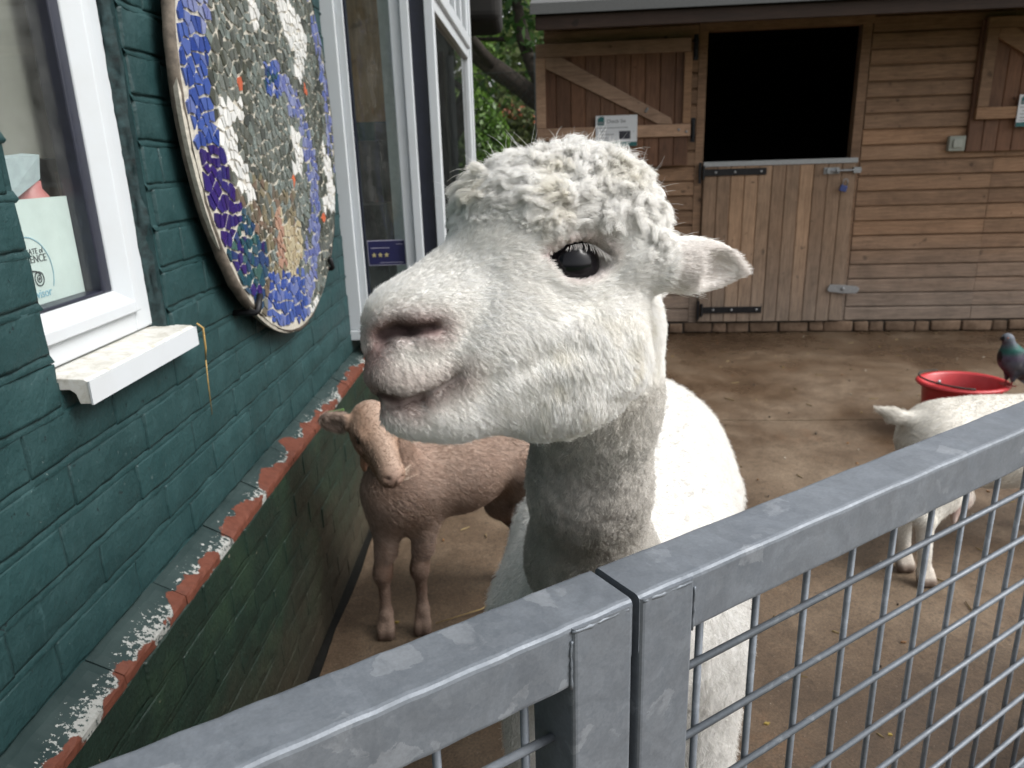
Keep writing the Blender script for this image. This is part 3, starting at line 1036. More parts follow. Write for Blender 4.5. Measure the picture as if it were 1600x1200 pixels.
def ring_part(name, cy_, cz_, r0, r1, mat, a0=0, a1=360, n=48):
    vs = []; fs = []
    for i in range(n+1):
        a = R_(a0+(a1-a0)*i/n)
        for r_ in (r0, r1):
            vs.append((0.0047, cy_+r_*math.sin(a), cz_+r_*math.cos(a)))
    for i in range(n):
        fs.append((2*i, 2*i+1, 2*i+3, 2*i+2))
    o = mesh_obj(name, vs, fs, mat, cert)
    sm = o.modifiers.new("thickness", 'SOLIDIFY'); sm.thickness = 0.0004
    return o
ring_part("printed_circle", 0.130, 0.079, 0.0548, 0.0562, MAT_BLUEINK, -60, 118)
for cy_ in (0.122, 0.148):
    ring_part("printed_eye", cy_, 0.069, 0.0098, 0.0118, MAT_INK)
    ring_part("printed_eye", cy_, 0.069, 0.0045, 0.0062, MAT_INK)
    ring_part("printed_eye", cy_, 0.069, 0.0004, 0.0024, MAT_INK)
ring_part("printed_brow", 0.135, 0.057, 0.0240, 0.0265, MAT_INK, -45, 45)
bx1 = MB().box(0, 0.05, 0, 0.115, 0, 0.250).build("dark_box", plain("black_box_card", (0.012, 0.012, 0.015), 0.5))
bx1.location = (-0.85, 1.262, 1.144); bx1.rotation_euler = (0, 0, 0.12)
tag(bx1, "black box standing behind the certificate inside the left window", "box")
pf = MB().add([(0, 0, 0), (0, 0.16, 0.03), (0.004, 0.17, 0.09), (0.006, 0.02, 0.12), (0.03, 0, 0), (0.03, 0.16, 0.03), (0.034, 0.17, 0.09), (0.03, 0.02, 0.12)],
              [(0, 3, 2, 1), (4, 5, 6, 7), (0, 1, 5, 4), (1, 2, 6, 5), (2, 3, 7, 6), (3, 0, 4, 7)]).build("folded_paper", plain("pale_blue_paper", (0.42, 0.47, 0.50), 0.7))
pf.scale = (1, 0.75, 0.62); pf.location = (-0.81, 1.115, 1.318); pf.rotation_euler = (0.25, 0.1, 0)
tag(pf, "crumpled pale blue paper bag on top of the certificate", "paper bag")
pk = MB().lathe([(0.0, 0), (0.028, 0), (0.03, 0.004), (0.03, 0.25), (0.022, 0.262), (0.022, 0.275), (0, 0.275)], 20).build("pink_bottle", plain("pink_plastic", (0.50, 0.17, 0.17), 0.45), smooth=True)
pk.location = (-0.80, 1.225, 1.085)
tag(pk, "small pink bottle poking up behind the certificate", "bottle")
bk = MB().box(0, 0.14, 0, 0.022, 0, 0.24).build("book", plain("maroon_book", (0.13, 0.05, 0.05), 0.6))
bk.location = (-0.90, 1.375, 1.144); bk.rotation_euler = (0.05, 0, 0)
tag(bk, "maroon book leaning at the window edge beside the black box", "book")
fl = MB().box(0, 0.10, 0, 0.02, 0, 0.23).build("grey_folder", plain("grey_brown_folder", (0.17, 0.145, 0.125), 0.6))
fl.location = (-0.86, 1.335, 1.144); fl.rotation_euler = (0.10, 0, 0.1)
tag(fl, "grey brown folder leaning beside the maroon book in the window", "folder")

# ------------------------------------------------------------------ white bay window that stands out from the wall
BY = 2.84
bay = empty("bay_window", (XU-BO.x, BY-BO.y, 0.70-BO.z), parent=bld)
BAYO = Vector((XU, BY, 0.70))
def bayp(mb, name, mat, **k):
    o = mb.build(name, mat, bay, **k); o.location = -BAYO
    return o
ZS, ZE, ZT = 0.745, 2.45, 1.885
# near side, facing along the wall
m_ = MB()
m_.box(-0.70, -0.640, BY-0.004, BY+0.06, ZS, ZE)
m_.box(-0.6405, -0.612, BY+0.012, BY+0.055, ZS, ZE)
bayp(m_, "frame", MAT_UPVC, bevel=0.004)
m_ = MB()
m_.box(-0.452, -0.412, BY+0.010, BY+0.055, ZS, ZE)
m_.box(-0.4125, -0.380, BY-0.003, BY+0.055, ZS, ZE)
bayp(m_, "frame", MAT_UPVC, bevel=0.004)
bayp(MB().box(-0.612, -0.452, BY+0.010, BY+0.054, ZS, ZS+0.07).box(-0.612, -0.452, BY+0.010, BY+0.054, ZE-0.07, ZE), "rail", MAT_UPVC, bevel=0.003)
bayp(MB().box(-0.6125, -0.604, BY+0.018, BY+0.045, ZS+0.07, ZE-0.07), "gasket", MAT_GASKET)
bayp(MB().box(-0.606, -0.450, BY+0.030, BY+0.034, ZS+0.066, ZE-0.066), "pane", MAT_GLASS)
bayp(MB().box(-0.382, -0.330, BY+0.020, BY+0.05, ZS, ZE), "gasket", MAT_GASKET)
PA, PB_ = Vector((-0.309, BY, 0)), Vector((-0.272, 4.40, 0))
d_ = (PB_-PA); Lp = d_.length; d_.normalize()
Mp = Matrix.Translation(PA) @ Matrix.Rotation(math.atan2(d_.y, d_.x), 4, 'Z')     # local x along the front, local -y faces the yard
def ps(mb, name, mat, **k):
    mb.xf(Mp)
    return bayp(mb, name, mat, **k)
ps(MB().box(0.0, 0.05, -0.014, 0.018, ZS, ZE), "frame", MAT_UPVC, bevel=0.003)
ps(MB().box(Lp-0.175, Lp-0.095, -0.010, 0.03, ZS, ZE), "frame", MAT_UPVC, bevel=0.003)
ps(MB().box(Lp-0.085, Lp, -0.016, 0.05, ZS, ZE), "corner_post", MAT_UPVC, bevel=0.003)
ps(MB().box(Lp-0.096, Lp-0.084, -0.008, 0.03, ZS, ZE), "gasket", plain("dark_teal_gasket", (0.012, 0.05, 0.055), 0.4))
ps(MB().box(0.05, Lp-0.175, -0.012, 0.03, ZT, ZT+0.045), "transom", MAT_UPVC, bevel=0.003)
ps(MB().box(0.05, Lp-0.175, -0.026, 0.028, ZT+0.0452, ZT+0.100), "transom", MAT_UPVC, bevel=0.006)
for i in range(1, 5):
    x_ = 0.05+(Lp-0.225)*i/5
    ps(MB().box(x_-0.026, x_+0.026, -0.010, 0.026, ZT+0.100, ZE-0.05), "mullion", MAT_UPVC, bevel=0.003)
ps(MB().box(0.05, Lp-0.175, -0.012, 0.03, ZE-0.05, ZE), "rail", MAT_UPVC, bevel=0.003)
ps(MB().box(0.05, Lp-0.175, -0.012, 0.03, ZS, ZS+0.06), "rail", MAT_UPVC, bevel=0.003)
ps(MB().box(0.046, Lp-0.171, 0.008, 0.013, ZS+0.056, ZT+0.002), "pane", MAT_DARKGLASS)
for i in range(5):
    a_ = 0.05+(Lp-0.225)*i/5; b_ = 0.05+(Lp-0.225)*(i+1)/5
    ps(MB().box(a_+(0.024 if i else -0.003), b_-(0.024 if i < 4 else -0.003), 0.008, 0.012, ZT+0.097, ZE-0.047), "pane", MAT_DARKGLASS)
bayp(MB().prism([(-0.70, BY-0.012), (-0.302, BY-0.012), (-0.255, 4.42), (-0.70, 4.42)], 2, 0.706, ZS-0.0004), "sill", MAT_UPVC, bevel=0.003)
bayp(MB().prism([(-0.70, BY-0.02), (-0.29, BY-0.02), (-0.245, 4.44), (-0.70, 4.44)], 2, ZE+0.0004, ZE+0.08), "bay_roof", MAT_FELT)
bayp(MB().box(-0.70, -0.29, 4.34, 4.38, ZS, ZE), "end_panel", MAT_UPVC)
# inside the bay
pl = MB().box(-0.93, -0.605, 3.600, 3.615, 1.555, 2.44).build("plywood_panel", MAT_PLY)
tag(pl, "pale plywood panel seen through the narrow side pane of the bay window", "panel")
db = MB()
db.box(-0.90, -0.64, 3.50, 3.75, 0.75, 1.47); db.box(-0.66, -0.585, 3.52, 3.80, 0.75, 1.545); db.box(-0.80, -0.60, 3.30, 3.48, 0.75, 1.20)
dbo = db.build("dark_cupboard", plain("dark_mottled_cupboard", (0.060, 0.056, 0.056), 0.7, 0, 0.6, 9, 0.2), bevel=0.004)
tag(dbo, "dark mottled cupboard below the plywood inside the bay window", "cupboard")
gp = MB().box(-0.575, -0.50, 3.35, 3.40, 0.75, 2.44).build("inner_post", plain("grey_white_inner_post", (0.46, 0.48, 0.48), 0.5))
tag(gp, "grey white post inside the bay window beside the plywood", "post")
gb = MB().lathe([(0.0, 0.0), (0.045, 0.0), (0.055, 0.09), (0.05, 0.10), (0.0, 0.10)], 20).build("plant_pot", plain("dark_green_pot", (0.02, 0.12, 0.075), 0.5), smooth=True)
gb.location = (-0.56, 3.25, 1.201)
gb.location.z = 0.7455
tag(gb, "dark green pot on the sill board inside the bay window", "pot")
# sticker with three stars on the side pane
stk = tag(empty("rating_sticker", (-0.600, BY+0.028, 0.992)), "dark blue sticker with three gold stars on the bay window glass", "sticker")
MAT_NAVY = plain("navy_sticker", (0.018, 0.018, 0.075), 0.4, 0, 0.1, 40, 0.02)
MAT_PALE = plain("pale_sticker_border", (0.42, 0.40, 0.50), 0.45, 0, 0.05, 40, 0.0)
MAT_GOLD = plain("gold_star_print", (0.50, 0.43, 0.20), 0.5, 0, 0.1, 40, 0.0)
MB().box(0.0, 0.147, 0.0, 0.0012, 0.0, 0.096).build("border", MAT_PALE, stk)
MB().box(0.003, 0.144, -0.0010, -0.0002, 0.003, 0.093).build("face", MAT_NAVY, stk)
for i in range(3):
    vs = []
    for k in range(10):
        a = math.pi*k/5; rd = (0.0105 if k % 2 == 0 else 0.0043)
        vs.append((0.024+i*0.024+rd*math.sin(a), -0.0014, 0.040+rd*math.cos(a)))
    vs.append((0.024+i*0.024, -0.0014, 0.040))
    s_ = mesh_obj("star", vs, [(10, k, (k+1) % 10) for k in range(10)], MAT_GOLD, stk)
    s_.modifiers.new("t", 'SOLIDIFY').thickness = 0.0005
MB().box(0.012, 0.085, -0.0016, -0.0011, 0.066, 0.068).build("printed_line", MAT_PALE, stk)
MB().box(0.045, 0.135, -0.0016, -0.0011, 0.010, 0.0115).build("printed_line", MAT_PALE, stk)
MB().box(0.112, 0.138, -0.0016, -0.0011, 0.080, 0.0815).build("printed_line", MAT_PALE, stk)

# ------------------------------------------------------------------ straw caught on the window sill
st = MB().tube([(-0.640, 1.405, 1.083), (-0.632, 1.412, 1.072), (-0.634, 1.414, 1.03), (-0.640, 1.420, 1.005)], [0.0016, 0.0022, 0.0020, 0.0014], 6)
st.tube([(-0.640, 1.420, 1.005), (-0.645, 1.425, 0.95), (-0.650, 1.432, 0.885)], [0.0014, 0.0013, 0.0008], 6)
so = st.build("straw_stalk", plain("yellow_straw", (0.34, 0.22, 0.07), 0.6, 0, 0.3, 90, 0.2), smooth=True)
tag(so, "bent yellow straw stalk hanging from the end of the window sill", "straw")

# ------------------------------------------------------------------ round mosaic on the wall
def in_poly(p, poly):
    x, y = p; c = False
    for (x0, y0), (x1, y1) in zip(poly, poly[1:]+poly[:1]):
        if (y0 > y) != (y1 > y) and x < (x1-x0)*(y-y0)/(y1-y0)+x0:
            c = not c
    return c
BIRDS = [[(-0.71, 0.01), (-0.62, 0.0), (-0.48, 0.03), (-0.43, -0.04), (-0.52, -0.07), (-0.6, -0.08), (-0.45, -0.34), (-0.49, -0.37), (-0.61, -0.33), (-0.73, -0.19)],
         [(0.1, 0.52), (0.41, 0.51), (0.57, 0.45), (0.58, 0.31), (0.39, 0.15), (0.44, 0.12), (0.31, 0.23), (0.36, 0.31), (0.2, 0.35)],
         [(0.1, -0.03), (0.29, -0.09), (0.3, -0.18), (0.3, -0.26), (0.13, -0.28), (0.09, -0.24), (0.2, -0.21)],
         [(0.7, -0.11), (0.86, -0.23), (0.89, -0.39), (0.85, -0.52), (0.6, -0.47), (0.58, -0.41), (0.73, -0.39)],
         [(-0.25, 0.5), (-0.11, 0.45), (-0.15, 0.33), (-0.23, 0.31)],
         [(0.24, -0.90), (0.45, -0.95), (0.19, -1.04), (0.05, -1.0)]]
BEAKS = [[(-0.49, 0.09), (-0.445, 0.09), (-0.445, 0.03), (-0.49, 0.03)], [(0.46, 0.15), (0.53, 0.15), (0.53, 0.10), (0.46, 0.10)],
         [(0.08, -0.28), (0.13, -0.28), (0.13, -0.35), (0.08, -0.35)], [(0.55, -0.48), (0.62, -0.48), (0.62, -0.55), (0.55, -0.55)]]
TAN = [(-0.14, -0.40), (-0.10, -0.5), (0.15, -0.50), (0.13, -0.67), (-0.05, -0.74), (-0.14, -0.70)]
PINK = [(-0.22, -0.38), (-0.13, -0.44), (-0.13, -0.70), (-0.26, -0.66)]
INBLUE = [(-0.12, 0.19), (0.01, 0.23), (0.27, 0.14), (0.47, -0.05), (0.58, -0.25), (0.46, -0.64), (0.11, -0.98), (-0.2, -1.0), (-0.5, -0.84), (-0.39, -0.69),
          (0.08, -0.73), (0.36, -0.47), (0.33, -0.11), (0.09, 0.07), (-0.17, 0.05)]
SAIL = [(-0.66, 0.42), (-0.54, 0.38), (-0.50, 0.26), (-0.62, 0.27)]

def tile_mat(name, cols, rough=0.12, metal=0.0):
    m = Mat(name)
    oi = m.n("ObjectInfo")
    vo = m.n("TexWhiteNoise", {"Vector": m.n("VectorMath", {0: m.n("NewGeometry").outputs["Position"], 1: (22, 22, 22)}, operation='MULTIPLY').outputs[0]})
    at = m.n("Attribute", attribute_name="shade")
    f = m.math('FRACT', m.math('ADD', oi.outputs["Random"], at.outputs["Fac"]))
    st_ = [(i/max(1, len(cols)-1), c) for i, c in enumerate(cols)]
    c = m.ramp(f, st_)
    n = m.noise(m.world(), 60, 4, 0.7)
    c = m.mix(0.3, c, m.ramp(n, [(0.3, 0.6), (0.7, 1.1)]), 'MULTIPLY')
    return m.bsdf(c, m.ramp(n, [(0.3, rough), (0.7, rough+0.18)]), metal, m.bump(m.noise(m.world(), 150, 2), 0.05, 0.001))
TM = {
 'blue': tile_mat("cobalt_tile", [(0.022, 0.045, 0.20), (0.034, 0.070, 0.27), (0.055, 0.095, 0.30), (0.12, 0.15, 0.32)]),
 'lilac': tile_mat("lilac_blue_tile", [(0.14, 0.16, 0.32), (0.10, 0.12, 0.30), (0.22, 0.245, 0.38), (0.07, 0.10, 0.28)]),
 'purple': tile_mat("deep_purple_tile", [(0.018, 0.010, 0.085), (0.030, 0.014, 0.12), (0.022, 0.02, 0.12)]),
 'teal': tile_mat("deep_teal_tile", [(0.010, 0.045, 0.075), (0.014, 0.065, 0.085), (0.02, 0.04, 0.13), (0.04, 0.10, 0.08)]),
 'white': tile_mat("white_tile", [(0.58, 0.58, 0.56), (0.66, 0.66, 0.64), (0.52, 0.53, 0.52)], 0.25),
 'mirror': tile_mat("mirror_shard", [(0.09, 0.10, 0.09), (0.19, 0.205, 0.18), (0.31, 0.335, 0.305), (0.13, 0.14, 0.11), (0.38, 0.42, 0.39)], 0.10, 0.6),  # dark grey-green tones paint in the yard that the shards reflect
 'grey': tile_mat("grey_green_tile", [(0.15, 0.18, 0.165), (0.21, 0.245, 0.23), (0.10, 0.115, 0.10), (0.25, 0.275, 0.26)], 0.15, 0.2),
 'khaki': tile_mat("khaki_tile", [(0.13, 0.115, 0.07), (0.20, 0.17, 0.11), (0.09, 0.08, 0.06), (0.17, 0.11, 0.08)], 0.3),
 'tan': tile_mat("cream_tile", [(0.34, 0.29, 0.18), (0.40, 0.35, 0.24), (0.27, 0.21, 0.13)], 0.3),
 'pink': tile_mat("salmon_tile", [(0.28, 0.16, 0.12), (0.34, 0.21, 0.15)], 0.3),
 'orange': tile_mat("orange_tile", [(0.50, 0.12, 0.05), (0.42, 0.09, 0.04)], 0.3),
}
def tile_kind(u, v, rr):
    d = math.hypot(u, v)
    for b in BEAKS:
        if in_poly((u, v), b): return 'orange'
    for b in BIRDS:
        if in_poly((u, v), b): return 'white'
    if in_poly((u, v), SAIL): return 'grey'
    if in_poly((u, v), TAN): return 'tan'
    if in_poly((u, v), PINK): return 'pink'
    a = math.degrees(math.atan2(v, u))            # -180..180, 0 = far side, -90 = bottom
    if d > 0.755 and (a > 163 or a < -169): return 'blue'
    if d > 0.74 and 120 < a <= 163: return 'lilac' if rr.random() < 0.75 else 'blue'
    if d > 0.735 and -169 <= a < -146: return 'purple'
    if d > 0.69 and -146 <= a < -122: return 'teal' if rr.random() < 0.85 else 'purple'
    if in_poly((u, v), INBLUE):
        if v < -0.62 and u < 0.1: return 'blue'
        if u < 0.05 and v > 0: return 'blue' if rr.random() < 0.6 else 'teal'
        return 'lilac' if rr.random() < 0.85 else 'grey'
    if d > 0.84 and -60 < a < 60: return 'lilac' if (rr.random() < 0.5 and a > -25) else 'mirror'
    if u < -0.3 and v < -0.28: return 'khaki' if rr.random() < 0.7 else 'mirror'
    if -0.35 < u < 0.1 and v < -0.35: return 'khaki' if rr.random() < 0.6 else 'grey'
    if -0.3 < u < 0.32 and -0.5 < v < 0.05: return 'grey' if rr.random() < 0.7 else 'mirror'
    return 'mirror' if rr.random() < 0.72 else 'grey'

def build_mosaic():
    MY, MZ, MR, MX = 2.07, 1.51, 0.58, -0.640
    root = tag(empty("mosaic_disc", (MX, MY, MZ)), "large round wall mosaic of broken tiles with white birds and a blue rim", "mosaic")
    rr = random.Random(21); rg = np.random.default_rng(21)
    # backing board
    prof = [(0.0, -0.018), (MR-0.01, -0.018), (MR+0.002, -0.012), (MR+0.004, -0.002), (MR-0.004, 0.001), (0.0, 0.001)]
    mb = MB().lathe(prof, 96)
    mb.xf(Matrix.Rotation(R_(90), 4, 'Y'))
    o = mb.build("backing_board", MAT_GROUT, root, smooth=False)
    # uneven cement edge
    vs = []; fs = []; n = 140
    for i in range(n):
        a = 2*math.pi*i/n
        w = 1+0.010*math.sin(7*a)+0.006*rr.uniform(-1, 1)
        for (r_, x_) in ((MR*0.993, 0.003), (MR*1.002*w, 0.001), (MR*1.006*w, -0.016), (MR*0.99, -0.024)):
            vs.append((x_+rr.uniform(-0.001, 0.001), r_*math.cos(a), r_*math.sin(a)))
    for i in range(n):
        for k in range(3):
            a = i*4+k; b = ((i+1) % n)*4+k
            fs.append((a, b, b+1, a+1))
    rim = mesh_obj("rim", vs, fs, MAT_RIM, root, True)
    # seeds: dart throwing, finer towards the swirls
    pts = []
    cell = {}
    def ok(p, dmin):
        ix, iy = int(p[0]//0.05), int(p[1]//0.05)
        for i in (-1, 0, 1):
            for j in (-1, 0, 1):
                for q in cell.get((ix+i, iy+j), ()):
                    if (q[0]-p[0])**2+((q[1]-p[1])*0.80)**2 < dmin*dmin: return False
        return True
    for _ in range(7000):
        a = rr.random()*2*math.pi; d = math.sqrt(rr.random())*1.06
        p = (d*math.cos(a), d*math.sin(a))
        dm = (0.020 if d > 0.74 else 0.016)+0.022*rr.random()
        if ok(p, dm):
            pts.append(p); cell.setdefault((int(p[0]//0.05), int(p[1]//0.05)), []).append(p)
    P = np.array(pts)
    tiles = []
    for i, p in enumerate(P):
        if np.hypot(*p) > 0.985: continue
        d2 = ((P-p)**2).sum(1)
        nb = np.argsort(d2)[1:22]
        poly = [(p[0]+0.2*math.cos(t), p[1]+0.2*math.sin(t)) for t in (0.785, 2.356, 3.927, 5.498)]
        for j in nb:
            q = P[j]; mx, my = (p+q)/2; nx, ny = q-p
            new = []
            for (a0, b0), (a1, b1) in zip(poly, poly[1:]+poly[:1]):
                s0 = (a0-mx)*nx+(b0-my)*ny; s1 = (a1-mx)*nx+(b1-my)*ny
                if s0 <= 0: new.append((a0, b0))
                if (s0 < 0) != (s1 < 0):
                    t = s0/(s0-s1); new.append((a0+t*(a1-a0), b0+t*(b1-b0)))
            poly = new
            if len(poly) < 3: break
        if len(poly) < 3: continue
        # keep inside the disc, leave a grout gap
        poly = [(x, y) if math.hypot(x, y) < 0.985 else (x*0.985/math.hypot(x, y), y*0.985/math.hypot(x, y)) for x, y in poly]
        cx = sum(x for x, y in poly)/len(poly); cy_ = sum(y for x, y in poly)/len(poly)
        gap = 0.0031+0.0024*rr.random()
        out = []
        for x, y in poly:
            l = math.hypot(x-cx, y-cy_)
            f = max(0.3, 1-gap/max(l, 1e-6)*1.25)
            out.append((cx+(x-cx)*f, cy_+(y-cy_)*f))
        # broken, so drop very short edges
        o2 = list(out)
        while len(o2) > rr.choice((3, 4, 4, 5)):
            e_ = [math.hypot(o2[k][0]-o2[k-1][0], o2[k][1]-o2[k-1][1]) for k in range(len(o2))]
            k = e_.index(min(e_))
            if e_[k] > 0.017: break
            o2.pop(k)
        if len(o2) >= 3: tiles.append((cx, cy_, o2))
    # those that show largest: low and near (left) part of the disc
    def show(t):
        u, v = t[0], t[1]
        if v > 0.55: return -9
        return -u*0.6 - abs(v+0.15)*0.25
    tiles.sort(key=show, reverse=True)
    def solid(t, base_c):
        cx, cy_, poly = t
        th = 0.0032+0.0012*rr.random()
        tx, tz = rr.uniform(-0.05, 0.05), rr.uniform(-0.05, 0.05)
        top = []; bot = []
        for x, y in poly:
            yy, zz = (x-base_c[0])*MR, (y-base_c[1])*MR
            ly, lz = (x-cx)*MR, (y-cy_)*MR
            top.append((th+tx*ly+tz*lz, yy, zz)); bot.append((-0.001, yy, zz))
        n = len(poly)
        fs = [tuple(range(n))]+[(i, i+n, (i+1) % n+n, (i+1) % n) for i in range(n)]
        return top+bot, fs
    rest = {}
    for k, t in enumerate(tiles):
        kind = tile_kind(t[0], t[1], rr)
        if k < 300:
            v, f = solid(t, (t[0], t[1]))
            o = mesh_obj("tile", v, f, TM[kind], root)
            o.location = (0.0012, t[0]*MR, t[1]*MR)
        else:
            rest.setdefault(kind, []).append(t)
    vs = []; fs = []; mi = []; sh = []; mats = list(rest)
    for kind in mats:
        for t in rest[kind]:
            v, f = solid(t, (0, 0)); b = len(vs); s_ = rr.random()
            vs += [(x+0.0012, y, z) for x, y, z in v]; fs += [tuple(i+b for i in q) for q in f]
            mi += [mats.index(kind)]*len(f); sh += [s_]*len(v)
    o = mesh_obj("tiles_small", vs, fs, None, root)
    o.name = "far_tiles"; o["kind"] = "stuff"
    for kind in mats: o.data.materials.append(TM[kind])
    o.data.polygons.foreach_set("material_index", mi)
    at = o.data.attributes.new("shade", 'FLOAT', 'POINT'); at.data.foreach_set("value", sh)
    # iron brackets that carry it
    for a in (-128, -52, 52, 128):
        c, s = math.cos(R_(a)), math.sin(R_(a))
        m = MB().tube([(-0.046, (MR+0.012)*c, (MR+0.012)*s), (0.008, (MR+0.012)*c, (MR+0.012)*s), (0.012, (MR+0.008)*c, (MR+0.008)*s), (0.012, (MR-0.035)*c, (MR-0.035)*s)], 0.0075, 8)
        m.build("bracket", MAT_IRON, root, smooth=True)
    return root
build_mosaic()

# ------------------------------------------------------------------ wooden stable across the yard
SA = R_(-4.4)
stab = tag(empty("wooden_stable", (2.5, 5.70, 0), SA), "brown timber stable with an open dark half door and board cladding", "stable")
# local frame: x along the front, y into the building, z up
def spart(mb, name, mat, parent=None, loc=None, **k):
    o = mb.build(name, mat, parent or stab, **k)
    if loc is not None: o.location = loc
    return o
SL, SR = -2.32, 4.2
OP = (-1.145, -0.085, 0.085, 2.20)      # door opening
# inside: a box with walls, floor and ceiling, its shade deepened by near-black colour
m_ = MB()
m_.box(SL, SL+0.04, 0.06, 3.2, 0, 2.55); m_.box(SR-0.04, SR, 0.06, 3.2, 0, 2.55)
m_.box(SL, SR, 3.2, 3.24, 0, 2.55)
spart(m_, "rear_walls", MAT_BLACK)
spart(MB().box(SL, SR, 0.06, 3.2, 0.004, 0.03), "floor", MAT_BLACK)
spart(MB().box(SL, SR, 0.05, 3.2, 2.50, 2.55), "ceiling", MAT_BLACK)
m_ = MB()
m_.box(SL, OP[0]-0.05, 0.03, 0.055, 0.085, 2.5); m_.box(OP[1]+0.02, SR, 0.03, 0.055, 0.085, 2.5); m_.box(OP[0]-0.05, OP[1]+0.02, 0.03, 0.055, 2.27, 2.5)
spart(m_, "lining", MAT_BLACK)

# horizontal cladding, every board its own piece
clad = empty("cladding", parent=stab)
BP = 0.1085
pm = {}
def clad_board(x0, x1, z):
    L = round(x1-x0, 2)
    if L < 0.03: return
    if L not in pm:
        prof = [(0.026, 0), (0.002, 0.0), (0.0, 0.004), (0.002, BP-0.020), (0.012, BP-0.011), (0.020, BP-0.006), (0.021, BP-0.0005), (0.026, BP-0.0005)]
        mb = MB()
        n = len(prof); k = max(2, int(L/0.25))
        vs = []
        for i in range(k+1):
            for (y, z_) in prof:
                vs.append((L*i/k, y, z_))
        fs = []
        for i in range(k):
            for j in range(n):
                a = i*n+j; b = i*n+(j+1) % n
                fs.append((a, b, b+n, a+n))
        fs += [tuple(range(n))[::-1], tuple(k*n+j for j in range(n))]
        mb.add(vs, fs)
        o = mb.build("board", MAT_CLAD, clad)
        pm[L] = o.data
    else:
        o = link(bpy.data.objects.new("board", pm[L]), clad)
    r_ = random.Random(int(x0*1000)*31+int(z*1000))
    o.location = (x0+r_.uniform(-0.001, 0.001), r_.uniform(-0.0015, 0.0015), z)
    o.rotation_euler = (0, r_.uniform(-0.0012, 0.0012), 0)
z = 0.092
row = 0
while z < 2.42:
    if z < 2.26:
        clad_board(SL, -1.16, z)
    else:
        clad_board(SL, -1.16, z); clad_board(-1.155, -0.075, z)
    clad_board(-0.010 if z < 2.2 else -0.07, 0.915, z)
    clad_board(0.922, 2.55, z)
    clad_board(2.554, SR, z)
    z += BP; row += 1
# frame round the door
m_ = MB()
m_.box(OP[0]-0.062, OP[0], -0.004, 0.09, 0.085, 2.26)
spart(m_, "jamb", MAT_CLAD, bevel=0.003)
m_ = MB().box(OP[1]+0.003, OP[1]+0.070, 0.004, 0.09, 0.085, 2.26)
spart(m_, "jamb", MAT_CLAD, bevel=0.003)
spart(MB().box(OP[0]-0.065, OP[1]+0.075, -0.008, 0.09, 2.202, 2.275), "lintel", MAT_CLAD, bevel=0.003)
# brick plinth course
pl_ = spart(MB().box(SL, SR, 0.012, 0.2, 0.0, 0.082), "plinth", MAT_MORTAR)
r_ = random.Random(12)
x = SL
pbm = {}
while x < SR-0.1:
    L = r_.choice((0.105, 0.105, 0.215, 0.215, 0.16))
    if L not in pbm:
        pbm[L] = []
        for s in range(4):
            rr2 = random.Random(s+int(L*1000))
            mb = MB()
            j = lambda a=0.006: rr2.uniform(-a, a)
            mb.box(0, L, 0, 0.1, 0, 0.075)
            mb.v = [Vector((v.x+j(), v.y+(j(0.004)), v.z+j(0.004))) for v in mb.v]
            o = mb.build("brick", MAT_PBRICK, pl_, bevel=0.009, seg=2, smooth=True)
            pbm[L].append(o.data)
            bpy.data.objects.remove(o)
    o = link(bpy.data.objects.new("brick", r_.choice(pbm[L])), pl_)
    o.location = (x, -0.008+r_.uniform(-0.006, 0.006), 0.002+r_.uniform(-0.002, 0.003))
    o.rotation_euler = (0, r_.uniform(-0.02, 0.02), r_.uniform(-0.03, 0.03))
    x += L+0.011
# eave: a deep overhang shades the upper wall
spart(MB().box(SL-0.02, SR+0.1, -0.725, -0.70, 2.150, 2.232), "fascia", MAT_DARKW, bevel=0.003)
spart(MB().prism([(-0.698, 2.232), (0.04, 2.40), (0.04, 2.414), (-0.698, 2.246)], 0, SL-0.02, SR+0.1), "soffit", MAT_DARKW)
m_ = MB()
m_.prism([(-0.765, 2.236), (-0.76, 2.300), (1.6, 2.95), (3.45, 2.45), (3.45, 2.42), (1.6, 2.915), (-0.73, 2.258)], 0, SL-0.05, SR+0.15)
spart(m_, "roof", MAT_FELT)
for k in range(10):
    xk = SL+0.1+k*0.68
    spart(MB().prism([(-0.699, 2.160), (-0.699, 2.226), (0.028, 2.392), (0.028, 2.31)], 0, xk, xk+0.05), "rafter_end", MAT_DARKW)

def boards_panel(parent, x0, x1, z0, z1, n, mat, y=-0.0, th=0.022, skip=None):
    w = (x1-x0)/n
    proto = None
    for i in range(n):
        if proto is None:
            mb = MB().prism([(0.0, 0.0), (0.006, -0.007), (w-0.006, -0.007), (w-0.0005, 0.0), (w-0.0005, th), (0.0, th)], 2, 0, z1-z0)
            o = mb.build("board", mat, parent)
            proto = o.data
        else:
            o = link(bpy.data.objects.new("board", proto), parent)
        rr2 = random.Random(i*17+int(x0*100))
        o.location = (x0+i*w, y+rr2.uniform(-0.0015, 0.0015), z0+rr2.uniform(-0.002, 0.002))
def strap_hinge(parent, x, z, L, y):
    h = MB()
    h.box(x-0.035, x-0.015, y-0.010, y-0.002, z-0.075, z+0.075)
    h.tube([(x, y-0.012, z-0.05), (x, y-0.012, z+0.05)], 0.011, 10)
    h.box(x+0.0, x+L, y-0.009, y-0.003, z-0.025, z+0.025)
    o = h.build("hinge", MAT_IRON, parent, bevel=0.002)
    b = MB()
    for q in (0.09, L*0.5, L-0.04):
        b.lathe([(0, 0.006), (0.007, 0.0055), (0.010, 0.002), (0.010, 0)], 10, c=(0, 0, 0))
        b.v[-40:] = [Vector((v.x+x+q, y-0.009-v.z, v.y+z)) for v in b.v[-40:]]
    b.build("bolt", MAT_ZINC, parent, smooth=True)

